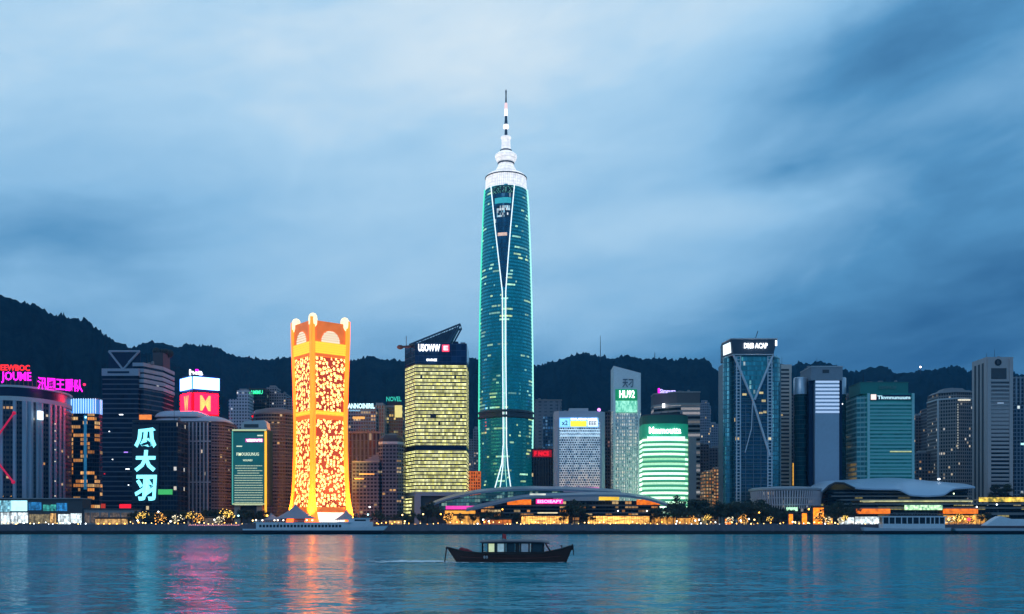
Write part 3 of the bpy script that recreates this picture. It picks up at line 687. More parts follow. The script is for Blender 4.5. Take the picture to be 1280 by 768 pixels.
MB().loft([rg(.97, s.z(552)), rg(.95, s.z(547.5)), rg(.7, s.z(543)), rg(.3, s.z(541)), rg(.1, s.z(540))]).build('roof', plain('dark_slate', (.03, .032, .042), .6), s.o)
s.box('lit_window', bpy.data.materials['amber_window'], 449, 468, 592, 593.6, -.2, 0); s.box('lit_window', bpy.data.materials['amber_window'], 443, 455, 598, 599.2, -.2, 0); 

# ---- yellow lit office with a wedge truss on its roof
s = Site('yellow_office', 'office tower with every storey lit yellow under a wedge shaped roof truss', 503, 583, 850)
yw = R(11.5); s.o.rotation_euler = (0, 0, 0)
GY = facade('yellow_floors', (.07, .075, .06), (.03, .045, .05), 3.05, 1.7, .04, .44, .95, 'd6d270', 'f2f2b0', 1.7, run=1, refl=.1, clump=.1, dim=.42)
GYm = GY
fx0, fx1, lx0 = s.x(519), s.x(583), s.x(503)
body = [(lx0, 22), (fx0, 0), (fx1, 3), (fx1, 45), (lx0 + 8, 45)]
MB().prism(body, s.z(615), s.z(562), cap=False).build('glass_facade', GY, s.o); MB().prism(body, s.z(556.5), s.z(455), cap=False).build('glass_facade', GY, s.o)
grow = lambda p, q: [((x - s.x(545)) * q + s.x(545), (y - 20) * q + 20) for x, y in p]
MB().prism(grow(body, .985), s.z(562), s.z(556.5)).build('service_floor', NAVY, s.o)
MB().prism(grow(body, 1.01), s.z(455), s.z(429)).build('crown', facade('crown_blue', (.02, .06, .14), (.02, .065, .15), 5, 4, .03, .06, 0, 'ffffff', 'ffffff', 0, refl=.45), s.o)
m = MB()
n = int((s.z(456) - s.z(614)) / 3.05)
for i in range(n + 1):
    z = s.z(614) + i * 3.05
    if s.z(562) - .5 < z < s.z(556.5) + .2: continue
    m.prism(grow(body, 1.006), z - .22, z + .22)
m.build('spandrel_slat', plain('dark_spandrel', (.035, .05, .065), .5), s.o)
PORT = plain('portal_stone', (.34, .36, .42), .7)
MB().prism(grow(body, .9), 0, s.z(619)).build('lobby', DARKC, s.o)
MB().prism(grow(body, 1.02), s.z(620), s.z(615)).build('portal_beam', PORT, s.o)
for a0, a1, y in ((518, 526, -1), (575, 583.6, 2)): s.box('portal_pier', PORT, a0, a1, 620, None, y, y + 6)
MB().prism([(lx0 + .3, 20), (fx0 - 4, 2), (fx0 - 3, 4), (lx0 + 2, 23)], s.z(645), s.z(623)).build('lobby_window', GY, s.o)
sl = 3 / (fx1 - fx0)
s.text('USOWW', 523, 550, 430.5, 439.5, E_WHITE, y=-1.0, slope=sl, depth=.8)
s.box('red_square', glow('red_square_light', (1, .06, .13), 1.2), 552.5, 561.5, 431, 439.5, -.6 + 1, 1.5); s.text('E', 554.5, 560, 432.5, 438, glow('pink_white_light', (1, .7, .72), 1.8), y=.2)
s.text('OWINSE', 533, 546, 448.7, 451.7, E_WHITE, y=-.6, slope=sl, depth=.4)
TRUSS = plain('blue_steel', (.06, .12, .18), .45, .4)
for yy in (4, 24):
    m = MB(); Pt = lambda x, y: (s.x(x), yy, s.z(y))
    m.tube([Pt(511, 430), Pt(575, 404)], .8, 6); m.tube([Pt(575, 404), Pt(562, 428)], .8, 6); m.tube([Pt(511, 430), Pt(562, 428)], .6, 6); m.tube([Pt(571, 406), Pt(559, 428)], .5, 6)
    for i in range(17):
        f = .1 + i * .053; bx = 511 + (562 - 511) * min(1, f); tx = 511 + 64 * f
        m.tube([Pt(bx, 429), Pt(min(tx, 574), 430 - 26 * min(f, .99))], .28, 5)
    m.build('truss_lattice', TRUSS, s.o)
m = MB()
for i in range(9): f = i / 8; m.tube([(s.x(511 + 64 * f), 4, s.z(430 - 26 * f)), (s.x(511 + 64 * f), 24, s.z(430 - 26 * f))], .4, 5)
m.build('truss_cross_lattice', TRUSS, s.o)
m = MB().prism([(s.x(x), s.z(y)) for x, y in ((511, 430), (562, 428), (573, 405.5))], 10, 18); m.v = [(x, z, y) for x, y, z in m.v]; m.build('truss_panel', plain('steel_blue_panel', (.03, .075, .12), .4, .3), s.o)
MB().tube([(s.x(516), 10, s.z(430)), (s.x(499), 8, s.z(432))], 1.0, 6).ball((s.x(499), 8, s.z(432)), 2.0, 8, 5, 1.5).build('crane_arm', plain('rust_steel', (.16, .07, .07), .6), s.o)
MB().tube([(s.x(506.5), 9, s.z(430)), (s.x(506.5), 9, s.z(418))], .35, 5).build('mast', STEEL, s.o)
s.box('roof_box', NAVY, 565, 572, 425, 429, 8, 16); s.box('roof_box', STEEL, 575, 581, 426, 429, 8, 14)
# ---- slivers between it and the great tower
s = Site('orange_lit_block', 'small block with orange lit window frames beside the great tower', 585, 601, 900)
s.box('wall', facade('orange_grid', (.12, .05, .03), (.03, .02, .02), 3.3, 2.8, .3, .3, .2, 'ff9a50', 'ffc080', .5, refl=.1), 585, 601, 589, None, 0, 14)
m = MB()
for i in range(6): m.box(s.x(585.5 + i * 2.95) - .45, s.x(585.5 + i * 2.95) + .45, -.4, -.02, 0, s.z(589.3))
for i in range(12): m.box(s.x(585.2), s.x(600.8), -.42, -.03, s.z(590 + i * 4) - .4, s.z(590 + i * 4) + .4)
m.build('window_frame_lattice', glow('orange_lit_frame', (.95, .17, .03), .5, True, .6, .4), s.o)
s = Site('grey_flats', 'hazy blue grey flats showing in the gap behind the yellow office', 582, 602, 1250)
GF = facade('hazy_flats', (.17, .19, .24), (.05, .06, .08), 3.2, 3, .4, .45, .10, 'ffd0a0', 'ffffff', .6, refl=.1)
s.box('wall', GF, 582, 594, 549, None, 0, 20); s.box('tower_wing', GF, 591, 602, 536, None, 2, 22); s.box('roof_plant', GREYC, 593, 599, 533, 536, 5, 12)
# ================================================================== THE GREAT TOWER
s = Site('great_tower', 'tallest tower, teal glass with glowing white crown, V shaped light lines and green edges', 600, 666, 900)
s.k = k = 930 / F; s.cx = 632.5; s.o.location.x = (632.5 - 640) * k
RP = [(s.z(y), r * k) for y, r in ((657, 35.5), (610, 34.6), (598, 33.6), (585, 33.2), (560, 33.0), (520, 33.6), (450, 33.2), (380, 32.0), (320, 30.3), (280, 28.8), (255, 27.6), (239, 26.3))]
PW = 1.75
def gr(z): return interp(RP, z)
def gpt(px, py, off=0.0):
    z = s.z(py); r = gr(z) + off; x = max(-r, min(r, s.x(px))); return (x, 30 - (r ** PW - abs(x) ** PW) ** (1 / PW), z)
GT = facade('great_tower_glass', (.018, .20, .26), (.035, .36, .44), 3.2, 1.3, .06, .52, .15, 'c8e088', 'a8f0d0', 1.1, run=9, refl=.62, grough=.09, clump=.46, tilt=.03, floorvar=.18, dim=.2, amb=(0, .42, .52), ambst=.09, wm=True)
n = 72
def ring(r, z): return [(x, y + 30, z) for x, y in ellipse(0, 0, r, r, n=n, p=PW)]
zs = [0] + [RP[0][0] + (RP[-1][0] - RP[0][0]) * i / 46 for i in range(1, 47)]
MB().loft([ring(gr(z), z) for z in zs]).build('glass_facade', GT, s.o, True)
m = MB()
i = 0; z = 4.0
while z < RP[-1][0] - 1:
    r = gr(z); m.grid([ring(r + .02, z - .3), ring(r + .25, z - .2), ring(r + .25, z + .2), ring(r + .02, z + .2)], True); z += 1e9

E_LINE = glow('white_line_light', (.86, .97, 1), 1.25); E_GRN = glow('green_line_light', (.10, .85, .55), 1.0); E_GRN2 = glow('pale_green_line_light', (.45, 1, .8), 1.1)
def line(name, pts, r, mat, off=.5):
    pp = []
    for (a, b), (c, d) in zip(pts, pts[1:]):
        nn = max(2, int(abs(d - b) / 8)); pp += [gpt(a + (c - a) * q / nn, b + (d - b) * q / nn, off) for q in range(nn)]
    pp.append(gpt(*pts[-1], off)); return MB().tube(pp, r, 6).build(name, mat, s.o, True)
line('light_line', [(614, 239), (619, 290), (624, 335), (628.2, 372), (628.6, 440), (629.4, 560), (627.5, 582), (619.3, 611)], .45, E_LINE)
line('light_line', [(643, 239), (638.5, 290), (635, 335), (632.4, 372), (632.4, 440), (633.4, 560), (635, 585), (638.5, 611)], .45, E_LINE)
line('light_line', [(630.5, 380), (630.6, 470), (631.2, 560), (631.5, 585), (633.6, 611)], .22, E_GRN2); line('light_line', [(629, 560), (629, 585), (625.5, 611)], .4, E_LINE)
for sg in (-1, 1):
    pp = [(sg * (gr(z) + .2), 30 - 3, z) for z in zs]; 
    if sg > 0: pp = [(x + max(0, (40 - z) / 40) ** 2 * 2.2, y, z) for x, y, z in pp]
    MB().tube(pp, .62, 6).build('edge_light', E_GRN2 if sg > 0 else E_GRN, s.o, True)
V = MB()           # darker glazing wedge between the V lines
rows = []
for j in range(15):
    py = 241 + j * 9; a = interp([(239, 614), (290, 619), (335, 624), (372, 628)], py) + .8; c = interp([(239, 643), (290, 638.5), (335, 635), (372, 632.4)], py) - .8
    rows.append([gpt(a + (c - a) * q / 8, py, .22) for q in range(9)])
V.grid(list(reversed(rows))).build('wedge_glazing', facade('wedge_glass', (.015, .09, .15), (.02, .13, .22), 3.9, 1.5, .06, .12, .04, 'c8fff0', 'ffffff', .7, refl=.55, tilt=.03), s.o, True)
SCRN = facade('tower_screen', (.01, .05, .1), (.04, .1, .14), 2.2, 1.1, .02, .02, .5, 'ffffff', '8fe0ff', .9, refl=.2, clump=.3)
for a, b, y1, y0, mt in ((621.5, 637.5, 266, 280, SCRN), (619, 639, 256, 263, glow('aqua_band', (.05, .5, .55), .55, True, .5, .4)), (622.5, 634, 299.5, 303.5, glow('peach_band', (.9, .55, .4), .7, True, .6, .4)), (616, 642, 241, 250, facade('wedge_lights', (.01, .05, .06), (.01, .06, .07), 1.4, .8, .3, .4, .4, '60e8d8', 'a0fff0', .6, refl=.2, clump=0))):
    V = MB(); V.grid([[gpt(a + (b - a) * q / 8, y, .34) for q in range(9)] for y in (y0, y1)]); V.build('lit_screen', mt, s.o)
z0, z1 = s.z(524.5), s.z(516.5)
MB().loft([ring(gr(z0) + .4, z0 - 1), ring(gr(z0) + 1.4, z0), ring(gr(z0) + 1.4, z0 + 1.6), ring(gr(z0) + .6, z0 + 1.9), ring(gr(z0) + .6, z1 - 1.9), ring(gr(z1) + 1.4, z1 - 1.6), ring(gr(z1) + 1.4, z1), ring(gr(z1) + .4, z1 + .8)], True, False).build('plant_collar', plain('collar_steel', (.055, .08, .10), .5, .4), s.o)
def Lz(prof): return [(r * k, s.z(y)) for r, y in prof]
CR, nt, b = new_mat('crown_white'); x, y, z, v = coord(nt, 'Object')
ph = x._('ARCTAN2', y - 30) * (64 / math.tau); nn, _ = noise(nt, v, .35, 3, .65)
gap = ph.fract().lt(.16); rowg = (z / 2.9).fract().lt(.10)
setv(nt, b.inputs['Base Color'], (.8, .8, .8)); setv(nt, b.inputs['Emission Color'], mix(nt, nn, (1, .88, .82), (.92, .97, 1)))
setv(nt, b.inputs['Emission Strength'], (nn * 1.1 + .36) * (1.0 - gap * .5) * (1.0 - rowg * .5))  # floodlighting put in as the crown's own emission
GAP = plain('crown_gap', (.20, .24, .28), .5, .3)
c_ = (0, 30)
MB().lathe(Lz(((26.3, 240), (25.8, 232.5), (25.4, 224.5))), 48, c_).build('crown_drum', CR, s.o, True)
MB().lathe(Lz(((25.4, 224.5), (26.2, 224.3), (26.2, 223.2), (24.6, 223.0))), 48, c_).build('crown_rim', GAP, s.o, True)
MB().lathe(Lz(((24.6, 223), (24, 221), (22, 219.7))), 48, c_).build('crown_drum', CR, s.o, True)
MB().lathe(Lz(((22, 219.7), (18, 218), (15.4, 216.8), (13.8, 217))), 48, c_).build('crown_roof', GAP, s.o, True)
MB().lathe(Lz(((13.8, 217), (12.6, 213), (10.2, 208.5), (9.6, 206))), 40, c_).build('crown_neck', CR, s.o, True)
MB().lathe(Lz(((9.6, 206), (10.6, 205.2), (10.6, 204.4), (10.4, 204))), 40, c_).build('crown_rim', GAP, s.o, True)
MB().lathe(Lz(((10.4, 204), (13, 199.5), (13.8, 196.5), (13.4, 194.5), (11, 192.5), (8, 190.6), (6.6, 190))), 40, c_).build('crown_bowl', CR, s.o, True)
MB().lathe(Lz(((6.6, 190), (7.4, 189.6), (7.4, 188.2), (6.0, 187.8))), 32, c_).build('crown_rim', GAP, s.o, True)
MB().lathe(Lz(((6.0, 187.8), (5.4, 178), (5.6, 175), (6.6, 173), (6.3, 171.6), (3.4, 170.6), (1.8, 170.2))), 32, c_).build('lantern', CR, s.o, True)
SPG = plain('spire_steel', (.08, .11, .15), .4, .5); SPW = glow('spire_light', (1, .95, .93), 1.3); SPP = glow('spire_pink_light', (1, .62, .58), .95)
MB().lathe(Lz(((2.0, 170.2), (1.6, 162))), 12, c_).build('spire', SPG, s.o, True)
MB().lathe(Lz(((1.6, 162), (3.4, 160.6), (3.7, 158.5), (3.2, 156.4), (1.4, 155.6))), 16, c_).build('spire_bulb', SPW, s.o, True)
MB().lathe(Lz(((2.2, 155.6), (1.6, 150), (1.5, 145.4))), 12, c_).build('spire', SPG, s.o, True)
MB().lathe(Lz(((1.5, 145.4), (2.2, 145), (2.0, 137))), 12, c_).build('spire_light', SPW, s.o, True); MB().lathe(Lz(((2.0, 137), (1.7, 129.6), (1.2, 129))), 12, c_).build('spire_light', SPP, s.o, True)
MB().lathe(Lz(((1.1, 129), (.8, 120), (.9, 116), (1.1, 114.5), (.3, 112))), 10, c_).build('spire_tip', SPG, s.o, True)

# ================================================================== BUILDINGS, EAST HALF
s = Site('grey_block', 'plain pale grey block beside the great tower', 669, 702, 1060)
s.box('wall', facade('plain_grey', (.21, .24, .29), (.14, .17, .22), 3.5, 6, .5, .6, 0, refl=.1), 669, 702, 501, None, 0, 30); s.box('parapet', GREYC, 668.5, 702.5, 499.5, 501, -.5, 30.5)
s = Site('blue_window_block', 'low block of blue lit windows in front of the plain grey block', 679, 704, 960)
s.box('wall', facade('blue_windows', (.05, .09, .15), (.03, .09, .18), 3.3, 2.6, .3, .35, .5, '2f6fb0', '7fb8e8', .42, refl=.2, clump=0), 679, 704, 521, None, 0, 18)
s = Site('red_neon_block', 'dark ribbed block with a small red neon sign', 664, 692, 925)
s.box('wall', facade('dark_ribbed', (.04, .04, .06), (.012, .015, .028), 3.5, 2.6, .4, .1, .01, refl=.2), 664, 692, 561, None, 0, 20); ribs(s, 'fin_rib', DARKC, [s.x(667 + i * 3.1) for i in range(9)], .7, 0, s.z(575), -.7, 0)
s.text('F NCS', 668, 686, 564.5, 570, E_RED, y=-1.2); s.box('sign_board', glow('red_halo_board', (.5, .004, .02), .45), 666, 689.5, 562.8, 571.5, -.8, -.2)
# honeycomb office
s = Site('honeycomb_office', 'pale office block with a honeycomb front and a bright tricolour sign', 693, 757, 870)
PB = plain('silver_stone', (.42, .46, .54), .55)
w_, h_ = s.w / 2, s.z(514)
sh = [(-w_, 3), (-w_ + 4, 0), (w_ - 7, 0), (w_, 7), (w_, 30), (-w_, 30)]
MB().prism(sh, 0, h_).build('wall', PB, s.o)
HC, nt, b = new_mat('honeycomb_glass'); u, v, _z, uv = coord(nt, 'Object'); v = _z
q = 2.05; iv = (v / q).floor(); sh_ = (iv * .5).fract() ; fu = (u / q + sh_).fract() - .5; fv = (v / q).fract() - .5
hexd = (fu._('ABSOLUTE') * 1.1)._('MAXIMUM', fv._('ABSOLUTE') * 1.0 + fu._('ABSOLUTE') * .35)
hole = hexd.lt(.36); iu = (u / q + sh_).floor(); r1, r2, r3, rc = white(nt, vec(nt, iu, iv, 5.0))
setv(nt, b.inputs['Base Color'], mix(nt, hole, (.80, .85, .90), (.03, .07, .12))); setv(nt, b.inputs['Roughness'], .5 - hole * .35)
top = v.step(s.z(556), s.z(528)); low = v.step(s.z(575), s.z(604)) 
setv(nt, b.inputs['Emission Color'], mix(nt, v.step(s.z(600), s.z(575)), (1, .78, .55), (.70, .88, 1))); 
hl = (1.0 - hole) * (r1.lt(.85)) * (.18 + r2 * .2) + hole * r3.gt(.72) * (.06 + r2 * .3)  # frame has added glow standing in for highlights; some holes lit
setv(nt, b.inputs['Emission Strength'], hl); HC.cycles.emission_sampling = 'NONE'
MB().box(s.x(699), s.x(750), -.5, -.02, s.z(609), s.z(527)).build('honeycomb_front_lattice', HC, s.o)
slats(s, 'lit_cornice_slat', glow('blue_white_strip', (.6, .85, 1), .7, True, .7, .4), s.x(700), s.x(750), s.z(545), s.z(537.5), 3, .9, -1.0, -.5)
s.box('sign_board', glow('blue_white_board', (.25, .55, .95), .8), 699, 748, 522.5, 534.5, -1.0, -.5)
s.box('sign_panel', glow('cyan_panel', (.30, .75, 1), 1.1), 700, 711.5, 524, 533.5, -1.4, -1.0); s.box('sign_panel', glow('yellow_panel', (1, .82, .05), 1.15), 713, 733, 526.5, 533.5, -1.4, -1.0); s.box('sign_panel', glow('white_panel', (.85, .94, 1), 1.2), 734.5, 747, 525.5, 533.5, -1.4, -1.0)
INK = plain('blue_ink', (.02, .08, .25), .6); s.text('x2', 702, 709.5, 526, 532, INK, y=-1.6, depth=.2); s.text('EEE', 736, 745.5, 527, 532, plain('grey_ink', (.15, .17, .2), .6), y=-1.6, depth=.2); s.text('OURINGE', 713, 746, 523.2, 525.4, E_WHITE, y=-1.5, depth=.2)
s.box('roof_plant', PALEC, 712, 736, 509.5, 514, 6, 20); MB().ball((s.x(749), 2, s.z(512.2)), 1.5).build('roof_lamp', glow('violet_globe', (.85, .3, 1), 2), s.o, True)
s.box('pink_strip', glow('pink_strip_light', (1, .25, .62), 1.2), 700.5, 749, 609.8, 611.8, -1.0, -.5)
ribs(s, 'edge_rib', PB, [s.x(699) - .8, s.x(750) + .8], 1.2, 0, s.z(524), -1.0, -.02)
s = Site('dark_slit_tower', 'narrow dark tower squeezed beside the slanted white tower', 757, 775, 930)
s.box('wall', facade('slit_wall', (.07, .06, .075), (.015, .015, .025), 3.3, 2.5, .35, .4, .04, 'ffb0b0', 'ffd0a0', .4, refl=.15), 757, 775, 516, None, 0, 24); s.box('parapet', DARKC, 756.6, 775.4, 514.5, 516, -.5, 24.5)
# slanted white tower
s = Site('slanted_tower', 'white tower with a slanted top and a green sign', 766, 801, 905)
WT = facade('white_dotted', (.84, .86, .88), (.44, .48, .54), 3.1, 1.5, .48, .42, .5, 'dfe8e8', 'ffeec8', .75, refl=.15, clump=.2)
b_ = [(s.x(767), 0), (s.x(801), 0), (s.x(801), 26), (s.x(767), 26)]
zt = lambda x, y: s.z(457.5) + (s.z(466.5) - s.z(457.5)) * (x - s.x(767)) / (s.x(801) - s.x(767))
MB().prism(b_, s.z(513), zt).build('head', plain('white_head', (.78, .8, .83), .5), s.o)
MB().prism(b_, 0, s.z(513)).build('wall', WT, s.o)
ribs(s, 'corner_rib', plain('white_rib', (.8, .82, .85), .5), [s.x(768), s.x(798.5)], 2.2, 0, s.z(490), -.9, -.01)
ribs(s, 'fine_rib', plain('white_rib_fine', (.55, .6, .66), .5), [s.x(771.2 + i * 2.75) for i in range(10)], .5, 0, s.z(518), -.5, -.01)
m = MB()
for i in range(26): z = s.z(530 + i * 3.1); m.prism([(s.x(764.6), 1), (s.x(767), 0), (s.x(767), 3)], z - 1.2, z)
m.build('balcony_slat', PALEC, s.o)
s.text('天刁', 778, 791.5, 474, 484.5, plain('grey_letters', (.12, .15, .2), .6), y=-.4, depth=.4)
s.box('green_sign', glow('green_board', (.01, .30, .12), .55), 769, 796, 487, 501, -1.2, -.05); s.text('HU92', 774, 793, 488.5, 498, E_WHITE, y=-1.7)
GW, nt, b = new_mat('green_wave_light'); x, y, z, v = coord(nt, 'Object'); n, _ = noise(nt, vec(nt, x * .55, y, z * .22), .8, 3, .7, 1.2); setv(nt, b.inputs['Emission Color'], mix(nt, n.step(.4, .62), (.01, .42, .13), (.35, 1, .6))); b.inputs['Emission Strength'].default_value = .9
s.box('green_wave_panel', GW, 769.5, 796, 501.3, 515.5, -1.1, -.05)
# green lit bowed building
s = Site('green_lit_building', 'bowed building glowing green with white lit floors', 805, 862, 850)
rn = 26
arc = [(s.x(805) + (s.x(862) - s.x(805)) * i / rn, 9 - 9 * max(0, math.sin(math.pi * i / rn)) ** .6) for i in range(rn + 1)]
poly = arc + [(s.x(862), 30), (s.x(805), 30)]
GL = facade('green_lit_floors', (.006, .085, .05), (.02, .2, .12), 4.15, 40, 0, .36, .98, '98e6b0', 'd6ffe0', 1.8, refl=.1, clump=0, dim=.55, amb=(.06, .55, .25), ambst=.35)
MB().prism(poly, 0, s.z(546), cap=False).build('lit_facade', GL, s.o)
MB().prism([(x * 1.01, y - .3) for x, y in poly], s.z(546), s.z(529.5)).build('sign_band', glow('deep_green_light', (.015, .34, .18), .42), s.o)
MB().prism([(x * 1.01, y - .3) for x, y in poly], s.z(529.5), s.z(519)).build('parapet', plain('dark_green_cap', (.02, .14, .09), .5), s.o)
MB().prism([(x * .96, y + 2) for x, y in poly], s.z(519), s.z(517)).build('roof', DARKC, s.o)
m = MB()
for i in range(27): z = s.z(546) - i * 4.15 * 1.0; m.prism([(x * 1.006, y - .35) for x, y in arc] + [(s.x(862), 12), (s.x(805), 12)], z - .75, z + .75)
m.build('spandrel_slat', glow('green_spandrel', (.08, .5, .26), .5), s.o)
s.text('Mmmoutta', 811, 851, 534, 542.5, E_WHITE, y=-1.4, depth=.8)
s.box('lit_band', glow('mint_light', (.72, 1, .85), 1.3, True, .35, .2), 809, 856, 546, 549.5, -.9, -.1)
s.box('side_core', plain('taupe_core', (.22, .21, .22), .8), 862.5, 872, 545, None, 6, 30)
s = Site('banded_block', 'brown grey office block with pale storey bands and a violet roof sign', 820, 875, 975)
BL = facade('banded_stone', (.26, .25, .28), (.02, .025, .035), 4.3, 30, 0, .42, .35, 'e8e4ec', 'ffffff', .35, row=.2, refl=.2, clump=0)
pol = [(s.x(820), 16), (s.x(846), 0), (s.x(875), 0), (s.x(875), 34), (s.x(820), 34)]
MB().prism(pol, 0, s.z(505), cap=False).build('wall', BL, s.o); MB().prism(pol, s.z(505), s.z(491)).build('crown', plain('taupe_crown', (.10, .095, .11), .7), s.o)
MB().prism(grow2 := [(x * 1.02, y - .6) for x, y in pol], s.z(491), s.z(489.5)).build('parapet', GREYC, s.o); MB().prism([(x * 1.02, y - .6) for x, y in pol], s.z(506.5), s.z(504)).build('cornice', GREYC, s.o)
s.box('corner_lamp', E_WHITE, 829, 832, 504, 509, 4, 6); s.text('Simnura', 826, 846, 485.5, 490.5, glow('violet_letters', (.55, .45, 1), 2.0), y=6); s.box('magenta_mark', E_MAG, 823.5, 826, 484.5, 490.5, 6, 6.5)
s = Site('hazy_spire_tower', 'hazy pale tower with a stepped round top behind the green lit building', 874, 890, 1230)
w_ = s.w / 2; FZ = facade('hazy_pale', (.22, .25, .31), (.08, .1, .14), 3.3, 2.4, .4, .4, .04, refl=.1)
MB().lathe([(w_, 0), (w_, s.z(507)), (w_ * .8, s.z(506.8)), (w_ * .8, s.z(503)), (w_ * .5, s.z(502.8)), (w_ * .5, s.z(500))], 16, (0, w_), True).build('wall', FZ, s.o)
AP = facade('lit_flats', (.22, .15, .12), (.04, .035, .035), 3.2, 2.6, .4, .4, .65, 'ff9a4a', 'ffd9a0', .50, refl=.1, clump=.2)
DF = facade('dim_flats', (.13, .125, .145), (.025, .03, .04), 3.2, 2.8, .4, .42, .08, 'ffb468', 'ffe0b0', .6, refl=.12)
for name, lab, a, b, y, d, mt in (('lit_flats_block', 'small orange lit flats left of the braced tower', 880, 892, 590, 930, AP), ('lit_flats_block', 'wider orange lit flats touching the braced tower', 891, 906, 586, 960, AP), ('dim_flats_block', 'dim stepped flats above the orange lit flats', 872, 886, 556, 1010, DF), ('dim_flats_block', 'tall dim flats directly behind the braced tower edge', 886, 908, 560, 1040, DF), ('dim_flats_block', 'hazy flats low on the slope behind the banded block', 884, 900, 530, 1300, FZ)):
    s = Site(name, lab, a, b, d); s.box('wall', mt, a, b, y, None, 0, 18); s.box('roof_plant', GREYC, a + (b - a) * .3, b - (b - a) * .3, y - 2.5, y, 4, 12)
# braced glass tower
s = Site('braced_tower', 'glass tower with white diagonal bracing and rounded flanks', 902, 976, 850)
GB = facade('braced_glass', (.03, .11, .14), (.03, .14, .22), 4.0, 1.7, .12, .22, .008, 'ffcf70', 'fff0c0', .8, run=2, refl=.5, tilt=.03)
GBT = facade('teal_wedge_glass', (.05, .24, .28), (.10, .5, .55), 4.0, 1.7, .1, .2, .10, '8fffe0', 'ffffff', .3, refl=.35)
s.o.location.x += 5 * s.k; z1, z2 = s.z(444), s.z(424.5)
s.box('core_facade', GB, 913, 960, 444, None, 0, 40)
FLK = facade('flank_glass', (.04, .15, .18), (.07, .28, .34), 4.0, 2.2, .1, .18, .0, refl=.55)
for cxp, rp, cy, tp in ((908.5, 6.8, 10, 447), (966.5, 9, 14, 446)):
    r = rp * s.k; MB().lathe([(r, 0), (r, s.z(tp)), (r * .7, s.z(tp) + 2), (.1, s.z(tp) + 2.2)], 28, (s.x(cxp), cy)).build('flank_facade', FLK, s.o, True)
for px in (903, 975.2):
    s.box('edge_pilaster', plain('flank_pilaster', (.18, .24, .27), .5) if px == 903 else bpy.data.materials['flank_pilaster'], px - .9, px + .9, 452, None, 12, 30)
cr = [(s.x(911), -2), (s.x(961), -2), (s.x(970), 18), (s.x(966), 40), (s.x(908), 40), (s.x(904), 18)]
cr2 = [(s.x(908), -3), (s.x(965.5), -3), (s.x(968), 18), (s.x(966), 40), (s.x(908), 40), (s.x(903.5), 18)]
m = MB().loft([[(*p, z1) for p in cr], [(*p, z2) for p in cr2]]); m.build('crown', plain('crown_charcoal', (.07, .09, .12), .4, .3), s.o)
m = MB()
m.tube([(*p, z2) for p in cr2 + cr2[:1]], .6, 5).tube([(*p, z1) for p in cr + cr[:1]], .5, 5); m.build('crown_rim', PALEC, s.o)
s.text('DMB ACAP', 924, 953, 430, 436.5, E_WHITE, y=-3.6, depth=.6)
m = MB().face([(s.x(904.2) - .35, 15, z1 + 2), (s.x(909.5) - .35, .2, z1 + 2), (s.x(908.3) - .5, -1, z2 - 2.5), (s.x(903.8) - .5, 14, z2 - 2.5)]); m.build('side_sign', glow('white_side_sign', (.85, .97, 1), 1.3), s.o)
MB().box(s.x(963), s.x(965), -3.3, -2.9, z2 - 6, z2 - 1.5).build('side_sign', E_WHITE, s.o)
BR = plain('white_brace', (.60, .66, .72), .45)
def brace(pts, r=1.0): MB().tube([(s.x(x), -1.0, s.z(y)) for x, y in pts], r, 6).build('brace', BR, s.o)
brace([(911.5, 444), (935.5, 500), (957, 570)]); brace([(961, 444), (938, 500)]); brace([(935.5, 500), (934, 536), (926, 566)], .45)
MB().face([(s.x(914), -.3, s.z(445)), (s.x(936.8), -.3, s.z(500)), (s.x(958.5), -.3, s.z(445))]).build('wedge_glazing', GBT, s.o)
ribs(s, 'frame_rib', BR, [s.x(915.6), s.x(920.2), s.x(954.5), s.x(959.5)], .8, 0, s.z(446), -1.2, -.02)
m = MB()
for i in range(52):
    z = s.z(446) - i * 2.75
    for a, b in ((914.5, 921), (953.8, 960.5)): m.box(s.x(a), s.x(b), -.9, -.05, z - .35, z + .35)
m.build('frame_lattice', BR, s.o)
m = MB()
for i in range(34): z = s.z(500) - i * 3.1 - 1; m.box(s.x(921), s.x(954), -.5, -.05, z - .18, z + .18)
for px in (927, 936.5, 946): m.box(s.x(px) - .2, s.x(px) + .2, -.55, -.05, 0, s.z(506))
m.build('floor_lattice', plain('steel_blue_mullion', (.16, .22, .28), .5), s.o)
for a, b, y in ((923, 928, 492), (944, 949, 490), (947, 952, 500), (949, 953, 514), (944, 948, 515)): s.box('lit_window', glow('amber_office_window', (1, .7, .28), .55, True, .5, .8) if (a == 923) else bpy.data.materials['amber_office_window'], a, b, y, y + 2.6, -.22, -.02)
MB().tube([(s.x(935), 10, z2), (s.x(943), 10, z2 + 3), (s.x(946), 10, z2 + 9)], .35, 5).build('roof_crane', STEEL_DARK, s.o); s.box('roof_box', DARKC, 968, 976, 447, 452, 20, 30)
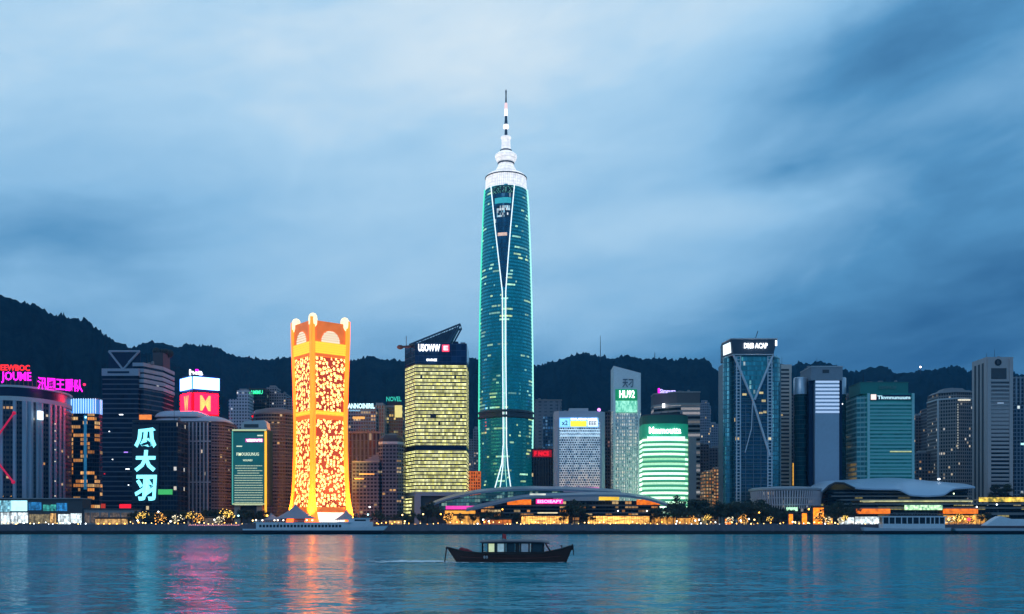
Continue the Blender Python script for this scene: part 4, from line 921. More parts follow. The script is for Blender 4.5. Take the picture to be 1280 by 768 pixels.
# beige striped slab
s = Site('beige_slab', 'tall beige slab with close storey lines behind the braced tower', 968, 989, 935)
s.box('wall', facade('beige_lines', (.6, .5, .46), (.07, .065, .07), 3.5, 60, 0, .52, .02, refl=.1, clump=0), 968, 989, 466, None, 0, 26); s.box('head', plain('beige_head', (.62, .54, .5), .8), 967.6, 989.4, 456, 466, -.5, 26.4); s.box('louvre_slot', DARKC, 975, 986, 461.5, 464, -.7, -.5)
ribs(s, 'corner_rib', bpy.data.materials['beige_head'], [s.x(987.8)], 2.0, 0, s.z(466), -.6, -.01)
s = Site('orange_stair_block', 'slim block with a bright orange lit stair front', 990, 1001, 945)
s.box('wall', facade('grey_thin', (.16, .16, .19), (.03, .035, .05), 3.3, 2.2, .4, .4, .02, refl=.1), 986, 1004, 492, None, 2, 20); s.box('lit_stair', glow('orange_stair_light', (1, .5, .06), .85, True, .5, .5), 991.5, 999, 579, 607, 1.2, 2)
# slab tower with dark green cylinders
s = Site('cylinder_flank_tower', 'grey slab tower flanked by dark green cylinders with white tops', 996, 1062, 860)
SLB = plain('blue_grey_slab', (.36, .44, .54), .45); DGR = facade('deep_green_glass', (.006, .04, .04), (.008, .055, .06), 4, 2.0, .06, .1, 0.0, 'ffffff', 'ffffff', .7, refl=.4)
s.box('slab', SLB, 1018, 1048, 476, None, -2, 30); s.box('head', plain('grey_head', (.24, .27, .32), .6), 1013, 1052, 459.5, 476, -2.6, 30)
s.box('head_notch', DARKC, 1027, 1035, 463, 467, -3.0, -2.6); s.box('parapet', PALEC, 1012.6, 1052.4, 458.3, 459.5, -3, 30.4)
slats(s, 'white_band_slat', glow('white_band_light', (.62, .78, 1), .52), s.x(1018.5), s.x(1048), s.z(515.5), s.z(478), 9, 1.7, -2.5, -2)
for px in (1014.5, 1050.5): s.box('recessed_joint', NAVY, px - 2.8, px + 2.8, 476, None, 1.5, 28)  # navy strip set back between slab and cylinder
for cxp, rp, cy in ((1004, 8, 9), (1056, 5.6, 9)):
    r = rp * s.k; MB().lathe([(r, 0), (r, s.z(492))], 28, (s.x(cxp), cy)).build('cylinder_facade', DGR, s.o, True)
    MB().lathe([(r * 1.04, s.z(492)), (r * 1.04, s.z(471.5)), (r * .9, s.z(470.5)), (.1, s.z(470))], 28, (s.x(cxp), cy)).build('cylinder_cap', plain('silver_cap', (.5, .56, .64), .35, .5) if cxp == 1004 else bpy.data.materials['silver_cap'], s.o, True)
s.box('lit_window', E_WHITE, 1052.5, 1054.5, 504, 505.4, 1.8, 3.6)
# teal striped block
s = Site('teal_striped_block', 'teal office block with pale storey bands under a dark green crown', 1074, 1142, 852)
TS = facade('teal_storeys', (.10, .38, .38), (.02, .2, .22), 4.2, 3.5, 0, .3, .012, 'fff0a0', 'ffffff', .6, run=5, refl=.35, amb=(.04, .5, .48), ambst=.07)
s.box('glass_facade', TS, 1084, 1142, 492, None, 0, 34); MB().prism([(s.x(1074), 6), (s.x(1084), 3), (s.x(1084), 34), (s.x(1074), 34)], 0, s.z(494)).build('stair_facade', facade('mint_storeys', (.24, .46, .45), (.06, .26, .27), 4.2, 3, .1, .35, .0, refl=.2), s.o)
slats(s, 'storey_slat', plain('mint_band', (.22, .52, .5), .4), s.x(1087), s.x(1140), s.z(604), s.z(505), 23, 1.55, -.8, -.02)
ribs(s, 'edge_rib', plain('mint_rib', (.32, .6, .6), .45), [s.x(1085.3), s.x(1141)], 2.0, 0, s.z(492), -1.2, -.02)
s.box('crown', plain('bottle_green_crown', (.02, .20, .17), .4), 1077, 1137, 478, 492, 3, 32); s.box('parapet', plain('green_coping', (.03, .16, .14), .5), 1076.6, 1137.4, 477, 478, 2.6, 32.4)
s.text('GENNUIF', 1100, 1122, 482, 486, plain('dull_letters', (.10, .24, .22), .5), y=2.6, depth=.5)
s.box('sign_board', NAVY, 1087.5, 1138, 494, 500.5, -1.0, -.1); s.box('sign_mark', glow('white_red_mark', (1, .72, .62), 1.2), 1088, 1094.5, 493.5, 500, -1.5, -1); s.text('Tkvnnunuum', 1096, 1137, 495, 499.5, glow('sign_pale_letters', (.6, .9, .95), .9), y=-1.3, depth=.3)
s.box('lit_storey', glow('lime_storey_light', (.8, .75, .3), .5, True, .8, .5), 1112, 1139, 564, 565.5, -.9, -.78)
s = Site('ribbed_side_block', 'grey ribbed block tucked against the teal striped building', 1062, 1077, 885)
s.box('wall', facade('ribbed_grey', (.17, .19, .23), (.03, .04, .06), 3.6, 1.8, .45, .2, .01, refl=.15), 1062, 1077, 494, None, 0, 26); s.box('parapet', GREYC, 1061.6, 1077.4, 492.6, 494, -.5, 26.4)
# dim flats and the pitched block
for lab, a, b, y, d, mt in (('dim slim flats just beside the teal striped block', 1143, 1153, 520, 1000, DF), ('blue grey slim flats with a white roof lamp', 1150, 1162, 518, 1120, FZ), ('brownish flats before the pitched roof block', 1160, 1178, 510, 980, DF), ('low dim flats behind the shell roofed hall', 1146, 1166, 566, 930, DF), ('low flats against the foot of the pitched roof block', 1162, 1182, 560, 935, DF)):
    s = Site('dim_flats_block', lab, a, b, d); s.box('wall', mt, a, b, y, None, 0, 18); s.box('roof_plant', GREYC, a + (b - a) * .3, b - (b - a) * .3, y - 3, y, 4, 12)
    if 'lamp' in lab: MB().ball((0, 2, s.z(516)), 1.3).build('roof_lamp', E_WHITE, s.o, True)
s = Site('pitched_roof_block', 'beige residential tower with a lit cornice and stepped pitched roof', 1176, 1221, 905)
PR = facade('pitched_wall', (.26, .235, .235), (.03, .032, .042), 3.2, 2.2, .42, .4, .05, 'ffe0b0', 'ffffff', .6, refl=.12)
pp = [(s.x(1178), 10), (s.x(1197), 0), (s.x(1221), 4), (s.x(1221), 34), (s.x(1178), 34)]
MB().prism(pp, 0, s.z(497), cap=False).build('wall', PR, s.o); MB().prism(grow3 := [(x * 1.03, y - .6) for x, y in pp], s.z(499), s.z(497)).build('cornice', PALEC, s.o)
MB().prism([(x * .9, y + 2) for x, y in pp], s.z(497), s.z(490)).build('attic', PR, s.o)
rg = lambda q, z: [(x * q, 17 + (y - 17) * q, z) for x, y in pp]
MB().loft([rg(.97, s.z(490)), rg(.8, s.z(487)), rg(.62, s.z(486.5)), rg(.5, s.z(483.5)), rg(.2, s.z(482.5))]).build('roof', plain('grey_pitched_roof', (.17, .17, .19), .7), s.o)
m = MB()
for i in range(10): m.box(s.x(1197.5 + i * 1.6), s.x(1198.3 + i * 1.6), -.5, .3, s.z(501), s.z(499.4))
m.build('cornice_light_grille', glow('cream_uplight', (1, .9, .7), .9), s.o)
m = MB()
for i in range(18): m.box(s.x(1196.6), s.x(1197.6), -.7, -.1, s.z(506 + i * 3.2) - .5, s.z(506 + i * 3.2) + .5)
m.build('corner_light_grille', glow('cream_downlight', (1, .9, .7), .35), s.o); s.box('edge_rib', PALEC, 1177.4, 1179, 499, None, 8.5, 10.5)
# big beige slab with round emblem
s = Site('emblem_slab', 'tall rosy beige slab with a dark round emblem and strip windows', 1233, 1266, 862)
EM = plain('rosy_stone', (.46, .40, .40), .75)
body = [(s.x(1233), 0), (s.x(1266), 0), (s.x(1266), 27), (s.x(1233), 27)]
MB().prism(body, 0, s.z(446.5)).build('wall', EM, s.o)
s.box('window_field', facade('strip_windows', (.42, .37, .37), (.03, .03, .04), 3.55, 40, 0, .45, .0, refl=.15, clump=0), 1238.5, 1261.5, 475, None, -.25, -.02)
s.box('window_field', DARKC, 1238.5, 1258, 460.5, 474, -.25, -.02); ribs(s, 'edge_rib', EM, [s.x(1236), s.x(1263.5)], 3.0, 0, s.z(447), -1.0, -.01)
slats(s, 'storey_slat', EM, s.x(1238.5), s.x(1261.5), s.z(604), s.z(476), 27, 1.5, -.9, -.26)
m = MB(); c = (s.x(1247.5), s.z(453.2)); pts = [(c[0] + 2.9 * math.cos(R(a)), c[1] + 2.9 * math.sin(R(a))) for a in range(0, 360, 15)]
m.prism(pts, .05, .5); m.v = [(x, -z, y) for x, y, z in m.v]; m.build('emblem', STEEL_DARK, s.o); text(s.o, 'B', c[0] - 1.1, c[0] + 1.1, c[1] - 1.5, c[1] + 1.5, -.6, plain('emblem_ink', (.10, .1, .12), .6), name='lettering', depth=.2)
m = MB()
for y0, y1 in ((5, 8), (12, 15), (19, 22)): m.box(s.x(1233) - .35, s.x(1233) - .01, y0, y1, 0, s.z(453))
m.build('window_slot_grille', DARKC, s.o); s.box('lamp_mark', glow('pale_window', (.5, .6, .7), .35, True), 1246, 1254, 503.5, 505, -.95, -.9)
s = Site('edge_tower', 'blue grey tower with vertical fins at the edge of the city', 1268, 1300, 925)
s.box('wall', facade('edge_wall', (.16, .21, .27), (.03, .055, .085), 3.6, 3.2, .3, .25, .02, 'b0ffff', 'ffffff', .8, refl=.3), 1268, 1300, 473, None, 0, 30); ribs(s, 'fin_rib', plain('blue_grey_fin', (.24, .29, .35), .6), [s.x(1270 + i * 5) for i in range(6)], 1.3, s.z(505), s.z(471), -1, -.01)
s.box('parapet', GREYC, 1267.5, 1300.5, 471.5, 473, -.5, 30.5); s.box('lit_window', glow('cyan_window', (.5, .95, 1), 1.2), 1276, 1281, 554, 556.5, -.4, -.02); s.box('wing', NAVY, 1262, 1270, 470, None, 8, 30)
# farther flats filling the gaps on the slope, all different
fill = [(112, 130, 520, 1080), (270, 290, 545, 1150), (436, 452, 526, 1300), (470, 486, 524, 1340), (577, 590, 570, 1150), (755, 768, 545, 1250), (868, 884, 520, 1330), (985, 1000, 520, 1200), (1058, 1070, 515, 1250), (1140, 1150, 535, 1300), (1166, 1180, 530, 1320), (1205, 1222, 520, 1200), (1290, 1330, 500, 1000), (1335, 1370, 470, 950), (-90, -45, 500, 900), (-130, -95, 470, 950), (1375, 1410, 520, 900), (-170, -135, 530, 860)]
where = ['between the lit crown tower and the truss tower', 'between the finned block and the green screen', 'far behind the cyan letter block', 'far behind the yellow lit top corner', 'under the yellow office edge', 'behind the honeycomb office edge', 'high behind the banded block', 'behind the beige striped slab',
         'behind the ribbed side block', 'high beside the teal striped block', 'up the slope behind the pitched roof block', 'between the pitched roof block and emblem slab', 'just past the edge tower', 'two along from the edge tower', 'just past the curved building', 'two along from the curved building', 'three along from the edge tower', 'three along from the curved building']
for i, ((a, b, y, d), wh) in enumerate(zip(fill, where)):
    s = Site('distant_flats', 'dim hillside flats ' + wh, a, b, d, group='dim flats filling gaps in the skyline')
    s.box('wall', (DF, FZ, GF)[i % 3], a, b, y, None, 0, 18); s.box('roof_plant', GREYC, a + (b - a) * .25, b - (b - a) * .4, y - 3, y, 4, 12)

# plant, tanks and aerials on the roofs
TANK = plain('roof_tank_steel', (.2, .21, .23), .6, .3)
def clutter(name_has, px0, px1, py, seed):
    r = random.Random(seed); o = next(q for q in bpy.data.objects if q.get('label') and name_has in q['label']); k = o.location.y / F
    X = lambda px: (px - 640) * k - o.location.x; Zt = EYE + (HZ - py) * k - o.location.z - .3
    for i in range(r.choice((2, 3))):
        x = X(r.uniform(px0 + 1, px1 - 1)); w_ = r.uniform(1.2, 2.6); h = r.uniform(1.6, 3.4); y = r.uniform(8, 18)
        if i % 2: MB().lathe([(w_ * .6, Zt), (w_ * .6, Zt + h), (w_ * .4, Zt + h + .5), (.05, Zt + h + .6)], 10, (x, y)).build('water_tank', TANK, o)
        else: MB().box(x - w_, x + w_, y, y + 3, Zt, Zt + h).build('cooling_unit', TANK, o)
    for i in range(r.choice((1, 2))): x = X(r.uniform(px0 + 2, px1 - 2)); y = r.uniform(6, 16); h = r.uniform(5, 11); MB().tube([(x, y, Zt), (x, y, Zt + h)], .22, 5, .1).build('aerial', STEEL_DARK, o)
for a in (('dark banded tower', 174, 190, 453, 1), ('stepped tower behind', 297, 310, 488, 2), ('narrow turret', 346, 357, 492, 3), ('cyan white letters', 434, 446, 509, 4), ('narrow pale grey slab', 467, 480, 507, 5), ('tall window columns', 445, 472, 539.5, 6), ('domed roof', 442, 456, 576.5, 7), ('plain pale grey block', 670, 700, 499.5, 8), ('dark ribbed block', 667, 690, 561, 9), ('honeycomb front', 695, 711, 514, 10),
          ('narrow dark tower', 758, 768, 514.5, 11), ('bowed building', 812, 856, 517, 12), ('violet roof sign', 848, 873, 489.5, 13), ('tall beige slab', 970, 987, 456, 14), ('grey slab tower', 1016, 1050, 458.3, 15), ('teal office block', 1080, 1134, 477, 16), ('tall rosy beige', 1236, 1262, 446.5, 17), ('vertical fins at the edge', 1269, 1282, 471.5, 18), ('glowing pale blue crown', 90, 118, 499, 19), ('grey ribbed block', 1063, 1075, 492.6, 20), ('cyan characters', 200, 220, 525.5, 21)): clutter(*a)
# ================================================================== WATERFRONT HALLS
def shell(s, name, mat, top, depth, y0=0.0, thick=1.6, dip=0.0, arch=0.0, smooth=True):
    """a curved roof: the front eave follows the points top (photo columns and rows), running back depth metres"""
    pts = []
    for (a, b), (c, d) in zip(top, top[1:]):
        n = max(2, int(abs(c - a) / 5)); pts += [(a + (c - a) * q / n, b + (d - b) * q / n) for q in range(n)]
    pts.append(top[-1]); xs = [(s.x(a), s.z(b)) for a, b in pts]
    for _ in range(3): xs = [xs[0]] + [((xs[i-1][0] + 2*xs[i][0] + xs[i+1][0]) / 4, (xs[i-1][1] + 2*xs[i][1] + xs[i+1][1]) / 4) for i in range(1, len(xs)-1)] + [xs[-1]]
    rows = []
    for j in range(9):
        q = j / 8; rows.append([(x, y0 + depth * q, z + arch * math.sin(math.pi * q) - dip * q) for x, z in xs])
    low = [[(x, y, z - thick) for x, y, z in r] for r in rows]
    m = MB().grid(rows).grid([list(reversed(r)) for r in low])
    m.grid([low[0], rows[0]]).grid([rows[-1], low[-1]])
    for e in (0, -1): m.grid([[r[e] for r in rows], [r[e] for r in low]] if e == 0 else [[r[e] for r in low], [r[e] for r in rows]])
    return m.build(name, mat, s.o)
s = Site('curved_roof_hall', 'long exhibition hall under sweeping grey roofs with pink and yellow lit fronts', 535, 832, 785)
ROOFP = plain('grey_metal_roof', (.26, .29, .35), .4, .25, .10, .08); ROOFD = plain('dark_soffit', (.05, .055, .065), .7)
HG = facade('hall_glass', (.03, .035, .045), (.015, .022, .032), 3.2, 2.6, .12, .35, .25, 'ff9a3a', 'ffe0a0', .55, run=2, refl=.3, clump=.4)
s.box('wall', HG, 602, 826, 626, None, 6, 40); s.box('west_wall', HG, 556, 604, 633, None, 4, 30)
shell(s, 'roof', ROOFP, [(530, 634), (548, 626), (570, 619.5), (598, 614.5), (630, 611.5), (665, 610.3), (705, 611), (740, 612.5), (778, 614.5)], 34, 8, 1.5, -1.5, 2.0)
shell(s, 'lower_roof', ROOFP, [(583, 637), (600, 633.5), (622, 628), (645, 623), (668, 620.2), (700, 619.5), (740, 618.3), (780, 618.8), (810, 623), (834, 631)], 16, -3, 1.8, -2.0, 1.2)
G6 = facade('gallery_glass', (.05, .11, .10), (.03, .12, .12), 3.0, 2.2, .1, .25, .3, '5fd0b0', 'd8ffe8', .25, run=2, refl=.4, clump=.3)
m = MB()
gal = [(548, 629, 637), (570, 622, 637), (598, 617, 634), (630, 614, 626), (665, 612.5, 620.5), (705, 613, 619.6)]
for (a, b, c), (d, e, f) in zip(gal, gal[1:]): m.face([(s.x(a), 6.5, s.z(c)), (s.x(d), 6.5, s.z(f)), (s.x(d), 9, s.z(e) - .3), (s.x(a), 9, s.z(b) - .3)])
m.build('gallery_glazing', G6, s.o)
s.box('upper_block', plain('hall_upper_wall', (.12, .13, .16), .7), 700, 777, 614.8, 619, 10, 30)
s.box('pink_sign', glow('pink_sign_light', (1, .06, .42), .95, True, .3, .3), 557, 596, 632.5, 636.8, 1.5, 3.8); s.box('lit_soffit', glow('amber_soffit', (1, .42, .05), .9, True, .6, .3), 556, 594, 638.5, 642.5, 1.8, 3.8)
s.box('shop_window', SH_GOLD, 558, 600, 645, 656, 3, 3.9)
s.box('pink_sign', glow('hot_pink_board', (1, .02, .33), .9), 670, 704, 624, 630, 1.5, 3); s.text('EISOIEAPY', 672, 702.5, 625.1, 628.9, glow('pink_white_letters', (1, .6, .85), 1.6), y=1.1, depth=.5)
E_OS = glow('orange_soffit', (1, .20, .012), .95, True, 1.3, .25)
for a, b, y1, y0 in ((634, 664, 624.5, 631), (797, 826, 624.5, 631)): s.box('lit_soffit', E_OS, a, b, y1, y0, 3.5, 6.05)
s.box('lit_soffit', glow('yellow_panel_light', (1, .6, .05), 1.0, True, .35, .2), 749, 774, 619.8, 625.5, .5, 3); s.box('lit_clerestory', glow('cream_clerestory', (.9, .88, .7), .7, True, .8, .4), 662, 682, 617.3, 619.3, -3.4, -2.9)
for i, y in enumerate((631.5, 636, 640.5)): s.box('balcony_slab', ROOFD if i % 2 else plain('hall_slab', (.12, .125, .14), .7), 606 + i * 6, 826 - i * 3, y, y + 1.4, 2.5 - i, 6.5)
GOLDW, nt, b = new_mat('gold_gallery_light'); x, y, z, v = coord(nt, 'Object'); n, _ = noise(nt, vec(nt, x * .12, y, z * .8), 1, 4, .75); n2, _ = noise(nt, vec(nt, x * .03, 0, 0), 1, 1, .5); st = (x / 1.9).fract().lt(.13)
setv(nt, b.inputs['Emission Color'], mix(nt, n, (.9, .22, .006), (1, .66, .16))); setv(nt, b.inputs['Emission Strength'], ((n - .3) * n2 * 15.0)._('MAXIMUM', .10) * (1.0 - st * .85)); setv(nt, b.inputs['Base Color'], (.2, .15, .08)); GOLDW.cycles.emission_sampling = 'NONE'
for a, b_ in ((652, 711), (735, 812)):
    m = MB(); n_ = 12; pl = [(s.x(a + (b_ - a) * i / n_), 1.5 - 4.5 * math.sin(math.pi * i / n_)) for i in range(n_ + 1)]
    m.prism(pl + [(s.x(b_), 5.9), (s.x(a), 5.9)], s.z(655), s.z(645.5)); m.build('lit_gallery', GOLDW, s.o)
    MB().prism([(x, y - .8) for x, y in pl] + [(s.x(b_), 5.8), (s.x(a), 5.8)], s.z(645.5), s.z(644)).build('canopy', ROOFD, s.o)
s.box('lit_strip', glow('cream_strip', (1, .8, .45), .9, True, .6, .4), 672, 697, 640.6, 642, -.2, .4)
for px in (772, 808): MB().ball((s.x(px), -3, s.z(639)), .6).build('lamp_globe', E_WHITE, s.o, True)
s.box('shop_window', SH_GOLD, 816, 860, 646, 656, 5.2, 5.9)

# round colonnaded hall
s = Site('round_hall', 'round grey hall ringed with slanting columns under a thin roof', 950, 1042, 790)
a = s.w / 2; RD = 34
MB().prism(ellipse(0, RD, a * .93, RD * .93, n=64), 0, s.z(613), cap=False).build('wall', facade('hall_ring', (.05, .048, .06), (.02, .022, .03), 3.4, 2.5, .2, .3, .05, 'ffd8a0', 'ffffff', .4, refl=.2), s.o)
m = MB()
for z_, k_ in ((s.z(612), 1.0), (s.z(609.2), 1.005), (s.z(608), .97)): pass
m.loft([[(x, y, z_) for x, y in ellipse(0, RD, a * q, RD * q, n=64)] for q, z_ in ((.94, s.z(613.2)), (1, s.z(612)), (1.005, s.z(609.6)), (.9, s.z(608.2)), (.5, s.z(607)))]).build('roof', plain('hall_roof', (.4, .42, .46), .5), s.o)
m = MB(); COLM = plain('lilac_column', (.55, .5, .55), .7)
for i in range(44):
    t = R(180 + 2.4 + i * 175.2 / 43); c, q = math.cos(t), math.sin(t)
    m.tube([(a * .90 * c, RD + RD * .90 * q, s.z(640)), (a * .985 * c, RD + RD * .985 * q, s.z(613))], .75, 4)
m.build('colonnade_rib', COLM, s.o)
for y in (622, 631): MB().loft([[(x, yy, z_) for x, yy in ellipse(0, RD, a * q, RD * q, n=64)] for q, z_ in ((.945, s.z(y) - .5), (.96, s.z(y) - .5), (.96, s.z(y) + .3), (.945, s.z(y) + .3))], True, False).build('balcony_ring', COLM, s.o)
s.box('green_sign', glow('pale_green_sign', (.55, 1, .6), 1.1, True, .8, 1.0), 982, 996, 634.5, 639, -2.5, -1.8)
# shell roofed hall
s = Site('shell_roof_hall', 'convention hall with a pale blue wing shaped roof over lit terraces', 1027, 1290, 800)
SHL = plain('pale_blue_shell', (.42, .53, .66), .35, .1, .06, .05)
TER = plain('terrace_concrete', (.17, .19, .20), .7); TGL = facade('terrace_glass', (.02, .035, .035), (.012, .028, .03), 3.0, 3.2, .1, .3, .16, 'd8c860', 'fff0b0', .35, run=3, refl=.3, clump=.42)
s.box('wall', TGL, 1040, 1216, 612, None, 10, 60)
m = MB(); rows = []
topl = [(1027, 612), (1031, 606), (1038, 601.2), (1048, 598.8), (1066, 598), (1090, 596.6), (1112, 595.2), (1132, 594.6), (1152, 595.5), (1172, 597.6), (1192, 599.8), (1216, 602)]
lowl = [(1027, 614), (1034, 607), (1042, 603), (1052, 603.5), (1066, 610), (1090, 611.2), (1122, 611.4), (1134, 618.5), (1156, 620), (1178, 618.5), (1188, 610.5), (1212, 609)]
tp = [(s.x(1027 + i * 3.15), s.z(interp(topl, 1027 + i * 3.15)), s.z(interp(lowl, 1027 + i * 3.15))) for i in range(61)]
for _ in range(2): tp = [tp[0]] + [tuple((tp[i-1][q] + 2 * tp[i][q] + tp[i+1][q]) / 4 for q in range(3)) for i in range(1, len(tp) - 1)] + [tp[-1]]
for j in range(11):
    q = j / 10; rows.append([(x, -4 + 40 * q, zl + (zt_ - zl) * max(0, math.sin(q * math.pi / 2)) ** .8) for x, zt_, zl in tp])
for j in range(1, 5): q = j / 4; rows.append([(x, 36 + 26 * q, zt_ - 9 * q * q) for x, zt_, zl in tp])
und = [[(x, y, z - 1.2) for x, y, z in r] for r in rows]
m.grid(rows).grid([list(reversed(r)) for r in und]).grid([und[0], rows[0]])
m.grid([[r[0] for r in rows], [r[0] for r in und]]).grid([[r[-1] for r in und], [r[-1] for r in rows]])
m.build('roof', SHL, s.o, True)
MB().tube([(s.x(a), -4.4, s.z(b) - .6) for a, b in lowl[:5]], .9, 6).build('roof_rim', ROOFD, s.o, True)
for a, b in ((1071, 1124), (1182, 1213)): s.box('clerestory', plain('dark_clerestory', (.01, .013, .02), .3) if a == 1071 else bpy.data.materials['dark_clerestory'], a, b, 611.8, 614, 4, 9.9)
for i, (y, a, b) in enumerate(((615, 1044, 1140), (619.5, 1040, 1216), (624.2, 1050, 1290), (629.5, 1046, 1290), (634.5, 1052, 1290))): s.box('terrace', TER, a, b, y, y + 1.6, 4 - i * 2, 12)
s.box('lower_wing', TGL, 1070, 1290, 629.5, None, 2, 30)
YL = glow('lime_strip', (.8, .72, .32), .45, True, 1.8, .12); s.box('lit_strip', YL, 1076, 1214, 626.0, 627.6, -2.6, 2.0)
s.box('lit_strip', glow('gold_strip', (1, .6, .08), .8, True, 3.0, .22), 1222, 1285, 622, 627.6, -2.9, -2.2)
s.box('lit_sign', glow('pale_lime_sign', (.62, 1, .5), .95, True, 2.4, .45), 1128, 1175, 631.8, 637.8, -5.0, -4.2)
for a, b in ((1071, 1110), (1180, 1219)): s.box('lit_soffit', E_OS, a, b, 636.4, 642.4, -4.8, 1.95)
s.box('shop_window', SH_WHITE, 1070, 1103, 646, 656, 1.0, 1.95); s.box('shop_window', SH_GOLD, 1180, 1232, 644.5, 656, 1.0, 1.95); s.box('shop_window', SH_DIM, 1106, 1178, 644, 656, 1.2, 1.95); s.box('roof_slab', TER, 1232, 1292, 641, 644, -7, 20)
MB().ball((s.x(1189.5), -4, s.z(617.5)), .6).build('terrace_lamp', glow('pale_lime_lamp', (.8, 1, .6), 3), s.o, True); MB().ball((s.x(1187), 20, s.z(597.6)), .8, 8, 6, 1.6).build('roof_lamp', E_WHITE, s.o, True)

# tents and kiosks by the amber tower and along the quay
def tent(lab, px0, px1, pyr, pye, d, c=(.34, .33, .38)):
    s = Site('canopy_tent', lab, px0, px1, d, 'tent'); w_ = s.w / 2; hz, he = s.z(pyr), s.z(pye)
    rows = []
    for j in range(7):
        q = j / 6; sag = hz - (hz - he) * (q ** .72); rows.append([(w_ * q * c_, 7 + 7 * q * s_, sag) for c_, s_ in [(math.cos(t * math.tau / 24), math.sin(t * math.tau / 24)) for t in range(24)]])
    rows[0] = [(x * 0 + .1 * math.cos(i), 7 + .1 * math.sin(i), z) for i, (x, y, z) in enumerate(rows[0])]
    MB().grid(list(reversed(rows)), True).build('canopy', plain('canvas', c, .8) if 'canvas' not in bpy.data.materials else bpy.data.materials['canvas'], s.o, True)
    for sx in (-.8, .8):
        for sy in (2.0, 12): MB().tube([(w_ * sx * .8, sy, 0), (w_ * sx * .8, sy, he + .6)], .12, 5).build('pole', STEEL, s.o)
tent('wide grey peaked canopy at the west foot of the amber tower', 340, 394, 630, 648.5, 772); tent('small dark canopy at the east foot of the amber tower', 416, 446, 637, 650, 776); tent('low grey canopy beside the bright entrance', 322, 350, 641, 650, 768)
def kiosk(lab, px0, px1, py, d, mat):
    s = Site('kiosk', lab, px0, px1, d, 'kiosk'); s.box('wall', DARKC, px0, px1, py + .9, None, 0, 4); s.box('lit_front', mat, px0 + .5, px1 - .5, py + 2, 656.8, -.3, -.01); s.box('roof', ROOFD, px0 - .7, px1 + .7, py - .3, py + .9, -1.4, 4.3)
E_ORW = glow('orange_lit_wall', (1, .24, .01), 1.5, True, 1.6, .4); E_CRW = SH_GOLD
for lab, a, b, y, d, mt in (('slim orange lit kiosk in front of the round hall', 985.5, 991.5, 641, 770, E_ORW), ('second orange lit kiosk nearer the shell roofed hall', 1002, 1009, 640, 770, E_ORW), ('broad glowing orange kiosk below the round hall edge', 1016, 1030, 633, 776, E_ORW), ('cream lit stall beside the glowing orange kiosk', 1030, 1041, 646, 768, SH_GOLD), ('bright stall between dark trees at the shell hall', 1049, 1068, 645, 770, SH_WHITE), ('gold lit stall under the green lit building', 846, 874, 646, 770, SH_GOLD), ('rosy lit stall under the dim flats', 876, 884, 645, 770, SH_BEIGE), ('small yellow stall under the braced tower', 906, 914, 647, 768, E_ORW),
                            ('dim stall beside the west ferry lights', 255, 275, 646, 770, SH_DIM), ('warm stall under the domed hotel', 486, 503, 649, 770, SH_WARM), ('orange stall beside the hall with the pink sign', 604, 640, 648, 769, SH_ORANGE), ('warm stall between promenade trees under the truss tower', 119, 160, 647, 768, SH_WARM)): kiosk(lab, a, b, y, d, mt)

# ================================================================== TREES
LEAF = []
for i, c in enumerate(((.030, .05, .028), (.022, .042, .026), (.04, .055, .03))):
    m, nt, b = new_mat('leaves'); x, y, z, v = coord(nt, 'Object'); n, _ = noise(nt, v, .9, 2, .5)
    setv(nt, b.inputs['Base Color'], mix(nt, n, tuple(q * .5 for q in c), tuple(q * 1.5 for q in c))); b.inputs['Roughness'].default_value = .8; LEAF.append(m)
BARK = plain('bark', (.05, .04, .03), .9)
FAIRY = [glow('gold_fairy_light', (1, .62, .12), 2.2, True), glow('cream_fairy_light', (1, .86, .55), 2.2, True), glow('orange_fairy_light', (1, .45, .08), 2.0, True)]
def tree_proto(seed, lights=None, hgt=10.0, wide=1.0):
    r = random.Random(seed); t = empty('promenade_tree', (0, -50, 0), 'tree', 'tree'); tr = MB()
    tr.tube([(0, 0, -.3), (.1, 0, hgt * .25), (.0, .1, hgt * .5)], .28, 7, .16); cl = []
    for i in range(9):
        a_ = i * 2.4 + r.random(); q = 1.2 + r.random() * 2.6 * wide; z = hgt * (.42 + .5 * r.random()); cl.append((q * math.cos(a_), q * math.sin(a_), z, 1.1 + r.random() * 1.0))
        tr.tube([(0, .05, hgt * (.3 + .15 * r.random())), (q * .6 * math.cos(a_), q * .6 * math.sin(a_), z - .8), (q * math.cos(a_), q * math.sin(a_), z)], .11, 5, .03)
    cl.append((0, 0, hgt * .9, 1.4)); cl.append((0, 0, hgt * .68, 1.9))
    tr.build('trunk', BARK, t); cm = MB(); fl = MB()
    for cx_, cy_, cz_, cr_ in cl:
        for _ in range(95):
            d = Vector((r.gauss(0, 1), r.gauss(0, 1), r.gauss(0, .8))).normalized() * cr_ * (r.random() ** .45)
            p = Vector((cx_, cy_, cz_)) + d; n_ = (d + Vector((r.gauss(0, .6), r.gauss(0, .6), r.gauss(0, .6)))).normalized()
            u = n_.orthogonal().normalized() * (.22 + r.random() * .2); w_ = n_.cross(u)
            cm.face([p - u, p - w_ * .7, p + u, p + w_ * .7], [(0, 0), (1, 0), (1, 1), (0, 1)])
        if lights is not None:
            for _ in range(7):
                d = Vector((r.gauss(0, 1), r.gauss(0, 1), r.gauss(0, .8))).normalized() * cr_ * 1.02; p = Vector((cx_, cy_, cz_)) + d; q = .13 + r.random() * .12
                fl.box(p.x - q, p.x + q, p.y - q, p.y + q, p.z - q, p.z + q)
    cm.build('crown', LEAF[seed % 3], t)
    if lights is not None: tag(fl.build('crown_light', FAIRY[lights], t), kind='stuff')
    return t
